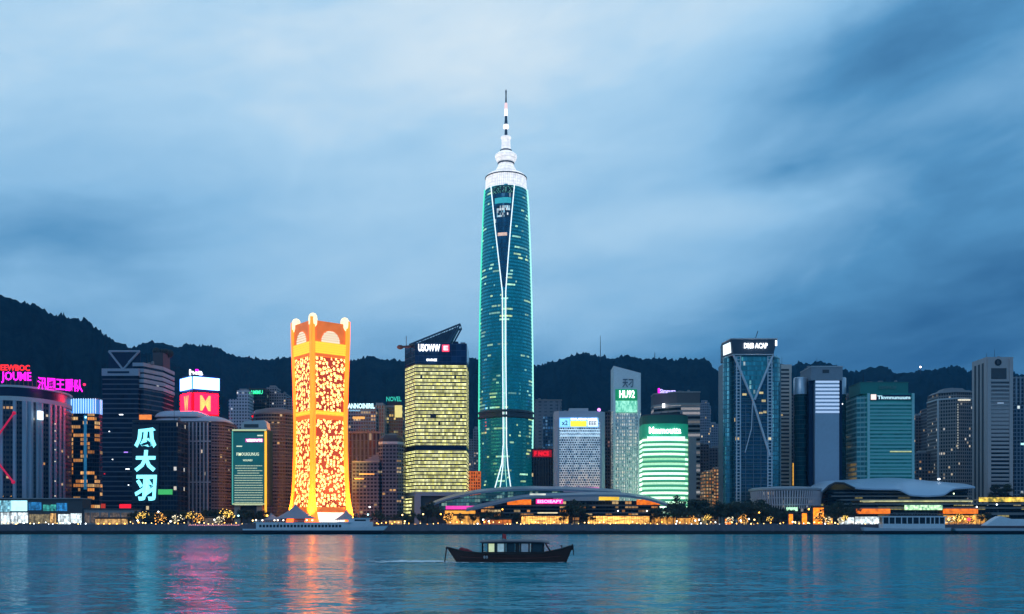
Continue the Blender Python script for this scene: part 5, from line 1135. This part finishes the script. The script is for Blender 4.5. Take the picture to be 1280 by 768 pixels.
protos = [tree_proto(1), tree_proto(2, None, 11), tree_proto(5, None, 9, 1.2)]; lit = [tree_proto(7, 0, 9), tree_proto(8, 1, 9), tree_proto(10, 2, 9)]
KIDS = {}
for o in list(SC.objects):
    if o.parent: KIDS.setdefault(o.parent.name, []).append(o)
used = set()
def plant(p, px, py_top, d, label, base=G, ht=10.5):
    h = EYE + (HZ - py_top) * d / F - base; k_ = h / ht; loc = ((px - 640) * d / F, d, base)
    if p.name not in used:
        used.add(p.name); p.location = loc; p.rotation_euler = (0, 0, rnd.random() * 6); p.scale = (k_,) * 3; p['label'] = label; p['group'] = label + ', row'; return p
    return copy_tree(p, KIDS, loc, label, label + ', row', rnd.random() * 6, k_)
def row(label, xs, y0, y1, d=775, dj=8, kind=None):
    for px in xs: plant((protos[rnd.randrange(3)] if kind is None else lit[kind]), px + rnd.uniform(-1.5, 1.5), rnd.uniform(y0, y1), d + rnd.uniform(-dj, dj), label)
row('dark leafy tree in front of the cyan sign block', (166, 171, 188, 193, 208, 214), 636, 642)
row('dark leafy tree in front of the finned block', (228, 258, 264, 270, 278, 262), 634, 641)
row('dark leafy tree in front of the green screen building', (302, 308, 314, 324, 330), 634, 642)
row('dark low tree in front of the domed hotel', (446, 453, 461, 469, 477, 485, 493, 500), 638, 646, 780)
row('dark leafy tree at the foot of the yellow office', (508, 516, 524, 549), 637, 644); row('tall dark tree beside the pink lit hall corner', (533, 541), 628, 632)
row('dark round tree in front of the curved roof hall', (600, 607, 615, 622, 630, 638, 646, 576, 590), 637, 643); row('tall dark tree before the gap in the yellow gallery', (712, 719, 726), 625, 632); row('low dark tree beside the gap in the yellow gallery', (704, 733, 741), 638, 645)
row('dark leafy tree in front of the green lit building', (818, 826, 834, 842, 849, 856, 863), 626, 638); row('dark leafy tree under the lit flats', (871, 878, 885, 893, 900, 907), 622, 636, 782); row('dark leafy tree in front of the braced tower', (914, 921, 929, 936, 943, 951, 958), 626, 640)
row('big dark spreading tree between the green lit building and the round hall', (845, 856, 868, 882, 896, 910, 924, 938, 952), 620, 630, 783, 4)
row('dark leafy tree in front of the round hall', (966, 973, 980, 987, 996), 632, 644); row('dark leafy tree before the shell hall arch', (1034, 1042, 1048, 1056, 1063, 1068), 624, 638); row('dark leafy tree at the far end of the shell hall', (1226, 1234, 1262, 1272, 1281), 640, 648)
for px, y, k_, lab in ((178, 640, 0, 'rounded tree strung with gold lights below the cyan characters'), (201, 641, 2, 'small tree strung with orange lights beside the green sign'), (220, 643, 1, 'small tree strung with cream lights before the finned block'), (239, 640, 0, 'first gold lit tree before the rounded roof block'), (249, 642, 2, 'orange lit tree touching the gold lit tree'), (284, 637, 0, 'tall gold lit tree at the edge of the green screen'), (274, 645, 1, 'low cream lit tree beside the tall gold lit one'),
                       (561, 640, 2, 'orange lit tree beside the pink lit hall corner'), (1024, 640, 2, 'orange lit tree before the glowing kiosk'), (1034, 646, 1, 'cream lit tree by the cream stall'), (1056, 644, 0, 'gold lit tree among the dark trees of the shell hall'), (1200, 643, 0, 'gold lit tree by the red lantern'), (1214, 646, 2, 'orange lit tree behind the red lantern'), (1187, 646, 1, 'cream lit tree at the ferry stern'), (1051, 648, 1, 'small cream lit tree at the bright stall')):
    plant(lit[k_], px, y, 766, lab, ht=9.5)
for px, y, k_, lab in ((884, 644, 0, 'gold lit tree under the orange lit flats'), (911, 646, 1, 'cream lit tree by the small yellow stall'), (928, 643, 2, 'orange lit tree below the braced tower'), (962, 646, 0, 'gold lit tree before the round hall columns'), (866, 645, 2, 'orange lit tree by the gold stall'), (1196, 647, 0, 'low gold lit tree by the east ferry')): plant(lit[k_], px, y, 766, lab, ht=9.5)
# wooded mound at the east edge
m = MB(); rows = []
for j in range(13):
    q = j / 12; rows.append([((1255 - 640) * 850 / F + 38 * q * math.cos(t * math.tau / 40), 850 + 30 * q * math.sin(t * math.tau / 40), G - .3 + 27 * (math.cos(math.pi * q) * .5 + .5) + (vnoise(t * .7 + j, 9) - .5) * 2) for t in range(40)])
tag(m.grid(list(reversed(rows)), True).build('hill', FOREST, smooth=True), 'small wooded mound below the emblem slab', kind='structure')
for i in range(15):
    q = rnd.uniform(-30, 30); v_ = rnd.uniform(-16, 2); rad = min(1, math.hypot(q / 38, v_ / 30)); bz = G - 1.5 + 27 * (math.cos(math.pi * rad) * .5 + .5)
    copy_tree(protos[i % 3], KIDS, ((1255 - 640) * 850 / F + q, 850 + v_, bz), 'dark leafy tree growing on the small wooded mound', 'trees on the wooded mound', rnd.random() * 6, .9 + rnd.random() * .4)

# ================================================================== LAMPS, RAILING, PEOPLE
def lamp_proto(c, st, h=5.0, r=.55):
    t = empty('street_lamp', (0, -60, 0), 'lamp', 'street lamp'); MB().tube([(0, 0, 0), (0, 0, h)], .09, 6, .06).lathe([(.25, 0), (.2, .5), (.09, .6)], 8).build('pole', STEEL_DARK, t); o = MB().ball((0, 0, r * .8), r, 10, 7).build('lamp_globe', glow('lamp_glass', c, st), t, True); o.location.z = h; return t
LP = {'warm': lamp_proto((1, .62, .2), 7), 'orange': lamp_proto((1, .42, .06), 7), 'white': lamp_proto((.9, .97, 1), 6), 'cyan': lamp_proto((.5, 1, .95), 6)}
RL = lamp_proto((1, .02, .05), 5, 4, 1.3)
for o in list(SC.objects):
    if o.parent and o.parent.name.startswith('street_lamp'): KIDS.setdefault(o.parent.name, []).append(o)
def lamp(kind, px, py, label, d=762, sc=1.0):
    d += rnd.uniform(-3, 3); z = EYE + (HZ - py) * d / F - G; p = LP[kind]; loc = ((px - 640) * d / F, d, G); k_ = max(.3, z / 5.45) * sc
    g_ = label + ', row'
    if p.name not in used: used.add(p.name); p.location = loc; p['label'] = label; p['group'] = g_; o = p
    else: o = copy_tree(p, KIDS, loc, label, g_, 0, 1)
    for c in (KIDS[p.name] if o is p else [c for c in bpy.data.objects if c.parent == o]):
        if c.name.startswith('pole'): c.scale = (max(1, k_ * .5),) * 2 + (z / 5.0,)
        else: c.location.z = z - .4; c.scale = (sc,) * 3
for px in (4, 14): lamp('orange', px, 620, 'large orange globe lamp above the cyan screens', 774, .25)
for px in (123, 130, 137, 146, 156): lamp('orange', px, 655.0, 'low orange lamp on the quay below the truss tower')
for px, py in ((5, 654), (20, 655.5)): lamp('warm', px, py, 'low warm lamp on the quay below the cyan screens')
for px, py in ((172, 651), (198, 640), (268, 650), (213, 652)): lamp('white', px, py, 'white globe lamp among the lit promenade trees')
lamp('cyan', 298, 645, 'cyan white globe lamp before the green screen'); lamp('warm', 316, 651, 'warm globe lamp under the green screen legs'); lamp('orange', 334, 645, 'bright orange globe lamp at the corner of the green screen', sc=1.3); lamp('warm', 334, 655, 'low warm lamp below the bright orange globe')
lamp('white', 462, 634, 'high white globe lamp before the domed hotel'); lamp('cyan', 460, 643.5, 'flat cyan lamp below the high white one'); lamp('orange', 471, 654.5, 'low orange lamp at the bow of the long white ferry'); lamp('orange', 441, 647, 'orange lamp behind the ferry wheelhouse')
for px, py in ((503, 644), (529, 643), (506, 652)): lamp('warm', px, py, 'warm globe lamp at the foot of the yellow office')
lamp('orange', 551, 643, 'orange globe lamp beside the pink lit hall corner'); lamp('orange', 628, 637, 'single orange globe lamp among trees before the curved roof hall')
for px, py in ((604, 650), (611, 652), (597, 655)): lamp('white', px, py, 'low white lamp under the trees of the curved roof hall')
for px, py in ((846, 652), (869, 651), (874, 650), (926, 651), (936, 649)): lamp('white', px, py, 'white lamp under the trees between the green building and round hall')
lamp('orange', 949, 641, 'orange globe lamp just before the round hall'); lamp('orange', 1011, 637, 'large orange globe lamp by the round hall edge', sc=1.2); lamp('warm', 943, 650, 'low warm lamp below the orange globe at the round hall')
for px, py in ((994, 653), (1044, 654), (1010, 654)): lamp('warm', px, py, 'low warm lamp on the quay below the round hall')
for px, py in ((1186, 650), (1193, 648), (1200, 651), (1206, 649)): lamp('orange', px, py, 'orange lamp in the cluster beside the red lantern')
lamp('white', 1246, 631, 'white lamp on the terrace edge of the shell hall', 792); lamp('white', 1221, 634, 'small white lamp over the red lantern', 784)
for lab, a, b, kinds in (('tiny warm lamp among the crowd before the finned block', 160, 310, 'wwo'), ('tiny lamp along the quay before the domed hotel', 445, 555, 'wow'), ('tiny warm lamp before the curved roof hall', 560, 840, 'wwo'), ('tiny lamp under the trees before the braced tower', 842, 1070, 'wowc'), ('tiny lamp on the quay before the shell hall', 1070, 1100, 'wc'), ('tiny lamp on the quay before the cyan screens', 0, 110, 'wc')):
    px = a + 3
    while px < b: lamp({'w': 'warm', 'o': 'orange', 'c': 'white'}[rnd.choice(kinds)], px, rnd.uniform(652.5, 656), lab, 757, rnd.uniform(.5, .95)); px += rnd.uniform(3, 9)
d = 760; RL.location = ((1211 - 640) * d / F, d, G); k_ = (EYE + (HZ - 649.5) * d / F - G) / 5.0; RL.scale = (k_,) * 3; tag(RL, 'large glowing red lantern on the quay beside the moored ship')
m = MB(); x = -560
RAIL = Site('promenade_railing', 'thin steel railing along the top of the parapet wall', 0, 1280, 752.45, 'railing', base=G + .9)
while x < 560: m.box(x - .04, x + .04, -.04, .04, 0, .5); x += 2.4
m.box(-560, 560, -.05, .05, .5, .6); m.box(-560, 560, -.03, .03, .24, .29); m.build('railing_lattice', STEEL, RAIL.o)
PK = [plain('dark_clothes', (.03, .03, .04), .9), plain('pale_clothes', (.5, .42, .42), .9), plain('red_clothes', (.35, .06, .06), .9), plain('skin', (.45, .28, .2), .7)]
cr = MB(); q = random.Random(3)
for i in range(330):
    px = q.choice((q.uniform(0, 110), q.uniform(150, 310), q.uniform(200, 300), q.uniform(300, 345), q.uniform(445, 560), q.uniform(590, 840), q.uniform(840, 1070), q.uniform(1060, 1100), q.uniform(1180, 1240))); d = q.uniform(754, 764)
    x, h = (px - 640) * d / F, q.uniform(1.55, 1.85); cr.cur = q.choice((0, 0, 1, 1, 2)); z = G
    cr.lathe([(.12, z), (.14, z + h * .45), (.20, z + h * .55), (.24, z + h * .78), (.09, z + h * .85)], 6, (x, d)); cr.cur = 3; cr.ball((x, d, z + h * .92), .13, 6, 4)
tag(cr.build('crowd', PK), 'thin crowd of people standing all along the promenade', 'crowd', kind='stuff')
# string of pink lights on the quay edge under the box sign
ps = Site('pink_light_string', 'string of small pink lamps along the quay edge below the finned block', 236, 300, 751.7, 'light string', base=G - .2)
m = MB(); x = ps.x(236)
while x < ps.x(300): m.ball((x, 0, .5 + .25 * math.sin(x * 1.1)), .16, 6, 4); x += 1.7
m.tube([(ps.x(236), .1, .5), (ps.x(300), .1, .5)], .05, 4); m.build('bulb_rib', glow('pink_bulb', (1, .42, .5), 2.2), ps.o)
# ================================================================== BOATS
def hull(L, B, keel, sheer, n=28, full=.55, rake0=.0, rake1=.0, zt=None):
    """closed hull along x from 0 to L; sheer(t) gives the gunwale height, waterline at 0, keel below"""
    rings = []
    for i in range(n + 1):
        t = i / n; w = B / 2 * max(.02, math.sin(math.pi * (t * .92 + .04)) ** full); h = sheer(t); row = []
        for j in range(9):
            q = -1 + 2 * j / 8; a = abs(q); z = keel + (h - keel) * (a ** 1.7); y = math.copysign(w * (1 - (1 - a) ** 2.2), q)
            dx = (rake1 if t > .5 else -rake0) * abs(2 * t - 1) ** 3 * (z - keel) / (h - keel)
            row.append((t * L + dx, y, z))
        rings.append(row)
    return rings
def hull_mesh(name, rings, mats, parent, split=None):
    m = MB(); m.grid([list(r) for r in rings])
    for e in (0, -1):
        r = rings[e]; m.face(r if e == 0 else list(reversed(r)))
    m.cur = 1 if len(mats) > 1 else 0
    m.grid([[r[0] for r in rings], [((r[0][0] + r[-1][0]) / 2, 0, (r[0][2] + r[-1][2]) / 2 - .12 * abs(r[0][1] - r[-1][1]) / 3) for r in rings], [r[-1] for r in rings]])
    return m.build(name, mats, parent, True)
WOOD = plain('dark_red_timber', (.045, .014, .012), .5, 0, .35, 2.0); WOOD2 = plain('black_timber', (.018, .012, .012), .55, 0, .3, 2.0); DECK = plain('deck_plank', (.09, .06, .045), .7, 0, .3, 1.5)
dB = EYE * F / 43.0; kB = dB / F
bt = empty('wooden_boat', ((557 - 640) * kB, dB, 0), 'dark wooden boat with a long windowed cabin crossing the harbour', 'boat')
X_ = lambda px: (px - 557) * kB; Z_ = lambda py: EYE + (HZ - py) * kB
sheer = lambda t: interp([(0, 2.05), (.05, 1.74), (.11, 1.46), (.2, 1.26), (.32, 1.15), (.6, 1.13), (.78, 1.27), (.9, 1.72), (1, 2.32)], t)
hx0 = X_(574); hl = X_(706) - hx0
rg_ = hull(hl, 3.4, -.55, sheer, 36, .5, X_(574) - X_(559), X_(716) - X_(706)); rg_ = [[(x + hx0, y, z) for x, y, z in r] for r in rg_]
hull_mesh('hull', rg_, [WOOD, DECK], bt)
for e in (0, -1): MB().tube([(x, y, z + .05) for x, y, z in [r[e] for r in rg_]], .09, 6).build('gunwale', WOOD2, bt, True)
c0, c1 = X_(602.5), X_(680); zf, zr_ = 1.05, Z_(678)
CAB = plain('cabin_timber', (.022, .018, .02), .5, 0, .3, 2)
m = MB(); m.box(c0, c1, -1.2, 1.2, zf, Z_(690)); m.box(c0, c1, -1.2, 1.2, Z_(679.5), zr_)
posts = [602.5, 609.5, 618.5, 620.5, 630.5, 633, 644, 650, 660.5, 664, 678.5]
for px in posts: m.box(X_(px), X_(px) + .17, -1.2, -1.03, Z_(690), Z_(679.5)); m.box(X_(px), X_(px) + .17, 1.03, 1.2, Z_(690), Z_(679.5))
m.box(c0, c0 + .1, -1.2, 1.2, Z_(690), zr_); m.build('cabin_frame', CAB, bt)
GLB, nt, b = new_mat('cabin_glass'); b.inputs['Base Color'].default_value = (.05, .08, .10, 1); b.inputs['Roughness'].default_value = .12; b.inputs['Metallic'].default_value = .25
for a, b_, mt in ((610, 618, glow('lit_pane', (.62, .70, .40), .75, False, .5, 2.5)), (621.5, 630, glow('blue_pane', (.30, .45, .50), .55, False, .6, 2.5)), (634, 643.5, GLB), (651, 660, glow('dim_blue_pane', (.12, .2, .28), .5, False, .6, 2)), (665, 678, GLB), (645, 649.5, CAB)):
    MB().box(X_(a), X_(b_), -1.10, -1.06, Z_(690) + .02, Z_(679.5) - .02).build('window_pane', mt, bt); MB().box(X_(a), X_(b_), 1.06, 1.10, Z_(690) + .02, Z_(679.5) - .02).build('window_pane', GLB, bt)
rows = []
for j in range(9):
    y = -1.55 + 3.1 * j / 8; rows.append([(X_(600.5 + 86 * i / 16), y, Z_(677.6) + .28 * (1 - (y / 1.55) ** 2) + .10 * math.sin(math.pi * i / 16) - (max(0, i - 14) * .08)) for i in range(17)])
m = MB().grid(rows); m.grid([[(x, y, z - .14) for x, y, z in reversed(r)] for r in rows]); 
for r in (rows[0], rows[-1]): m.grid([[(x, y, z - .14) for x, y, z in r], r] if r is rows[0] else [r, [(x, y, z - .14) for x, y, z in r]])
for e in (0, -1): c = [r[e] for r in rows]; l = [(x, y, z - .14) for x, y, z in c]; m.grid([c, l] if e == 0 else [l, c])
m.build('roof', plain('cabin_roof', (.055, .06, .085), .5), bt, False)
for y in (-1.0, 1.0): MB().tube([(X_(681.5), y, Z_(679)), (X_(688), y, Z_(689.5))], .10, 6).build('roof_brace', CAB, bt)
MB().tube([(X_(628), 0, Z_(676)), (X_(628), 0, Z_(667))], .04, 6).build('flag_pole', STEEL_DARK, bt)
fl = [[(X_(628) + .03 + i * .13, math.sin(i * 1.3 + j) * .06, Z_(667.4) - j * .22 - i * .03) for i in range(5)] for j in range(4)]
MB().grid(list(reversed(fl))).build('flag', plain('red_flag_cloth', (.60, .06, .07), .8), bt, True)
MB().tube([(X_(558.5), -.1, Z_(684)), (X_(557), -.25, Z_(695)), (X_(555.8), -.35, -.3)], .10, 7).build('steering_pole', plain('weathered_pole', (.06, .07, .055), .8), bt, True); MB().ball((X_(558.5), -.1, Z_(685)), .19, 8, 6).build('pole_cap', WOOD2, bt, True)
MB().tube([(X_(715.5), 0, Z_(681)), (X_(716.5), 0, Z_(686)), (X_(717), -.1, Z_(694))], .12, 7, .05).build('bow_fender', WOOD2, bt, True); MB().tube([(X_(714.8), 0, Z_(688)), (X_(715.6), 0, Z_(680.3))], .14, 7, .1).build('bow_post', WOOD2, bt)
MB().tube([(X_(703), .1, Z_(688)), (X_(702.3), .1, Z_(683))], .06, 6).ball((X_(701.8), .1, Z_(682.6)), .12, 6, 5, 1.4).build('bollard', STEEL_DARK, bt)
TARP = plain('red_tarpaulin', (.28, .035, .045), .8, 0, .35, 3)
m = MB()
for cx_, cz_, rr_, sx in ((581, 688.6, .42, 1.8), (578, 687.2, .36, 1.4), (586, 689.8, .32, 1.6), (577, 685.8, .22, 1.0)): m.ball((X_(cx_), -.2, Z_(cz_)), rr_, 10, 7, sx, 1.3, .85)
tag(m.build('bundle', TARP, None, True), 'crumpled red tarpaulin bundle lying on the boat stern', 'bundle').location = bt.location
for px in (606, 609): MB().ball((X_(px), -1.62, .75), .16, 8, 6, 1, .6, 1.5).build('hull_fender', plain('grey_fender', (.35, .33, .34), .8) if px == 606 else bpy.data.materials['grey_fender'], bt, True)
MB().tube([(x, y - .03, z * .45 + .1) for x, y, z in [r[0] for r in rg_[3:-3]]], .05, 5).build('rubbing_strake', plain('maroon_strake', (.12, .03, .025), .5), bt, True)

# wake
FOAM = plain('foam', (.75, .8, .82), .9); fm = MB(); q = random.Random(8)
for i in range(520):
    px = 556 - abs(q.gauss(0, 1)) * 34 if i < 420 else q.uniform(558, 712); py = 702.3 + q.gauss(0, .45) * (.6 + (556 - px) / 90 if i < 420 else .3) if i < 420 else 703.4 + q.gauss(0, .15)
    d = EYE * F / (py - HZ); x = (px - 640) * d / F; l, w_ = q.uniform(.15, .9), q.uniform(.2, 1.6); n_ = 7
    fm.face([(x + l * (.7 + .5 * q.random()) * math.cos(t * math.tau / n_), d + w_ * (.7 + .5 * q.random()) * math.sin(t * math.tau / n_), .03 + .03 * q.random()) for t in range(n_)])
tag(fm.build('wake_foam', FOAM), 'broken white foam trailing behind the wooden boat', 'foam', kind='stuff')

# long white ferry
dF = 742; kF = dF / F
SHW = plain('ship_white', (.66, .69, .75), .5); SHN = plain('ship_navy', (.012, .012, .03), .45); WIN = plain('ship_window', (.015, .02, .03), .2)
HF, nt, b = new_mat('ferry_hull'); x, y, z, v = coord(nt, 'Object'); n, _ = noise(nt, vec(nt, x * .3, y, z * .1), 1, 4, .6)
setv(nt, b.inputs['Base Color'], mix(nt, z.gt(2.9), mix(nt, n, (.006, .006, .014), (.02, .018, .035)), mix(nt, n, (.55, .58, .64), (.72, .75, .8)))); b.inputs['Roughness'].default_value = .5
ft = empty('passenger_ferry', ((306 - 640) * kF, dF, 0), 'long white ferry moored below the amber tower', 'ferry')
XF = lambda px: (px - 306) * kF; ZF = lambda py: EYE + (HZ - py) * kF
sh = lambda t: interp([(0, 4.1), (.5, 4.1), (.72, 4.6), (.86, 5.4), (1, 6.3)], t)
L_ = XF(474); r_ = hull(L_, 13, -1.5, sh, 40, .42, 1, 6.5); hull_mesh('hull', r_, [HF, GREYC], ft)
m = MB(); pl = [(XF(322), -4.6), (XF(432), -4.6), (XF(444), -3.0), (XF(444), 3), (XF(432), 4.6), (XF(322), 4.6)]; m.prism(pl, 3.9, ZF(653.6)); m.build('main_cabin', SHW, ft)
for i in range(24):
    a = XF(326 + i * 4.3); MB().box(a, a + 1.75, -4.72, -4.61, ZF(659.4), ZF(656.2)).build('window', WIN, ft)
MB().box(XF(318), XF(440), -5.0, 5.0, ZF(653.6), ZF(653.0)).build('upper_deck', SHW, ft)
m = MB()
for i in range(40): a = XF(320 + i * 2.7); m.box(a - .05, a + .05, -4.9, -4.8, ZF(653), ZF(651.2))
m.box(XF(320), XF(426), -4.92, -4.78, ZF(651.2), ZF(650.9)); m.build('deck_railing_lattice', SHW, ft)
m = MB(); w_ = [(XF(424), -3.8), (XF(456), -3.8), (XF(466), -2), (XF(466), 2), (XF(456), 3.8), (XF(424), 3.8)]; m.prism(w_, 4.2, ZF(652.5)); m.build('bridge_cabin', SHW, ft)
MB().prism([(XF(436), -3), (XF(458), -3), (XF(462), -1.4), (XF(462), 1.4), (XF(458), 3), (XF(436), 3)], ZF(652.5), ZF(648.3)).build('wheelhouse', SHW, ft); MB().box(XF(444), XF(458), -3.12, -3.01, ZF(651.6), ZF(649.6)).build('window', WIN, ft); MB().box(XF(430), XF(437), -3.92, -3.81, ZF(657), ZF(653.5)).build('door', WIN, ft)
MB().box(XF(434), XF(464), -3.4, 3.4, ZF(648.3), ZF(647.7)).build('roof', SHW, ft)
MB().tube([(XF(447), 0, ZF(647.7)), (XF(447), 0, ZF(640.5))], .16, 6, .08).tube([(XF(445), 0, ZF(643.5)), (XF(449), 0, ZF(643.5))], .1, 5).build('mast', STEEL, ft)
for i in range(7):
    px = (322, 330, 345, 349, 356, 385, 392)[i]; MB().ball((XF(px), -4.6, ZF(650.6)), .55, 8, 6).build('deck_lamp', glow('deck_lamp_light', (1, .86, .66), 5) if i == 0 else bpy.data.materials['deck_lamp_light'], ft, True)
for px in (350, 412): MB().ball((XF(px), -4.95, ZF(655.2)), .42, 10, 6, 1, .3, 1).build('lifebuoy', plain('orange_buoy', (.7, .16, .05), .6) if px == 350 else bpy.data.materials['orange_buoy'], ft, True)

# windowed ferry at the east quay
e = empty('harbour_ferry', ((1082 - 640) * kF, dF, 0), 'pale ferry with tall dark windows moored before the shell hall', 'ferry')
XF = lambda px: (px - 1082) * kF
HE, nt, b = new_mat('east_hull'); x, y, z, v = coord(nt, 'Object'); n, _ = noise(nt, vec(nt, x * .3, y, z * .1), 1, 4, .6); setv(nt, b.inputs['Base Color'], mix(nt, z.gt(2.6), (.012, .012, .022), mix(nt, n, (.4, .42, .48), (.55, .57, .63)))); b.inputs['Roughness'].default_value = .5
r_ = hull(XF(1184), 12, -1.5, lambda t: interp([(0, 5.3), (.15, 4.7), (.5, 4.2), (.9, 4.5), (1, 5.0)], t), 30, .35, 3, 2); hull_mesh('hull', r_, [HE, GREYC], e)
MB().box(XF(1101), XF(1178), -4.4, 4.4, 4.0, ZF(655)).build('main_cabin', SHW, e); MB().box(XF(1101.5), XF(1177.5), -4.3, 4.3, ZF(655), ZF(647)).build('glass_cabin', WIN, e)
for px in (1101, 1108.5, 1116, 1124, 1131, 1138, 1146, 1154, 1160, 1165, 1171, 1177.5): MB().box(XF(px) - .35, XF(px) + .35, -4.55, -4.31, ZF(655), ZF(647)).build('window_post', SHW, e)
MB().box(XF(1099), XF(1180), -4.9, 4.9, ZF(647), ZF(645.6)).build('roof', SHW, e)
m = MB(); m.box(XF(1108), XF(1176), -4.2, -4.1, ZF(645.6), ZF(644.2)); m.build('rail_panel', plain('dark_rail_panel', (.03, .04, .05), .6), e)
m = MB()
for i in range(20): a = XF(1109 + i * 3.5); m.box(a - .07, a + .07, -4.1, -4.0, ZF(645.6), ZF(642.4))
m.box(XF(1108), XF(1176), -4.1, -4, ZF(642.6), ZF(642.2)); m.build('deck_railing_lattice', STEEL, e)
MB().box(XF(1118), XF(1160), -2.6, 2.6, ZF(641.6), ZF(640.8)).build('awning', plain('dark_awning', (.05, .06, .07), .7), e)
for px in (1119, 1139, 1159): MB().tube([(XF(px), -2.4, ZF(645.6)), (XF(px), -2.4, ZF(641.5))], .12, 5).build('awning_post', STEEL, e)
MB().tube([(XF(1144), 0, ZF(640.8)), (XF(1144), 0, ZF(635.5))], .14, 6, .06).build('mast', STEEL, e)
for i, px in enumerate((1106, 1124, 1150)): MB().ball((XF(px), -4.9, 2.3), .7, 10, 7, 1, .5, 1).build('tyre_fender', bpy.data.materials['ship_navy'], e, True)
# moored ship with a sloping bow
e = empty('moored_ship', ((1196 - 640) * kF, dF - 2, 0), 'white ship with a long sloping bow at the east edge', 'ship')
XF = lambda px: (px - 1196) * kF
r_ = hull(XF(1330), 14, -1.5, lambda t: interp([(0, 4.2), (.3, 4.6), (.7, 4.3), (1, 4.3)], t), 30, .35, 4, 1); hull_mesh('hull', r_, [HE, GREYC], e)
m = MB(); pr = [(1228, 656.5), (1240, 648.5), (1246, 645.5), (1256, 648), (1270, 652), (1330, 656), (1330, 657.5), (1228, 657.5)]
m.prism([(XF(x), ZF(y)) for x, y in reversed(pr)], -4, 4); m.v = [(x, z, y) for x, y, z in m.v]; m.build('bow_deckhouse', SHW, e)
MB().box(XF(1262), XF(1325), -3.4, 3.4, ZF(656), ZF(649)).build('main_cabin', SHW, e)
for i in range(8): a = XF(1276 + i * 6); MB().box(a, a + 2.2, -3.5, -3.41, ZF(654.5), ZF(651.2)).build('window', WIN, e)
MB().tube([(XF(1246), 0, ZF(645.6)), (XF(1246), 0, ZF(638))], .15, 6, .06).build('mast', STEEL, e)
# ================================================================== EVENING HAZE
m = bpy.data.materials.new('evening_haze'); m.use_nodes = True; nt = m.node_tree
nt.nodes.remove(nt.nodes['Principled BSDF']); pv = nt.nodes.new('ShaderNodeVolumePrincipled')
pv.inputs['Color'].default_value = (.12, .52, 1, 1); pv.inputs['Density'].default_value = 6.2e-5; pv.inputs['Anisotropy'].default_value = .2
nt.links.new(pv.outputs[0], nt.nodes['Material Output'].inputs['Volume'])
tag(MB().box(-7100, 7100, -3100, 6100, -6, 720).build('haze', m), 'thin blue evening haze over the harbour', kind='stuff')

# lettering belongs to the board it stands on
def span(o):
    v = [tuple(c) for c in o.bound_box]; return [(min(p[i] for p in v), max(p[i] for p in v)) for i in range(3)]
BOARDS = ('sign_board', 'green_sign', 'pink_sign', 'pink_label', 'sign_panel', 'red_square', 'emblem', 'sign_band', 'red_panel', 'screen', 'crown', 'head')
bpy.context.view_layer.update()
for o in list(bpy.data.objects):
    if o.type == 'MESH' and 'lettering' in o.name and o.parent:
        (a, b), _y, (c, d) = span(o); best = None
        for q in bpy.data.objects:
            if q.parent == o.parent and q is not o and q.type == 'MESH' and q.name.split('.')[0] in BOARDS:
                (e, f), _y2, (g, h) = span(q)
                if e - 1 < (a + b) / 2 < f + 1 and g - 1 < (c + d) / 2 < h + 1:
                    k = (f - e) * (h - g)
                    if best is None or k < best[0]: best = (k, q)
        if best: o.parent = best[1]
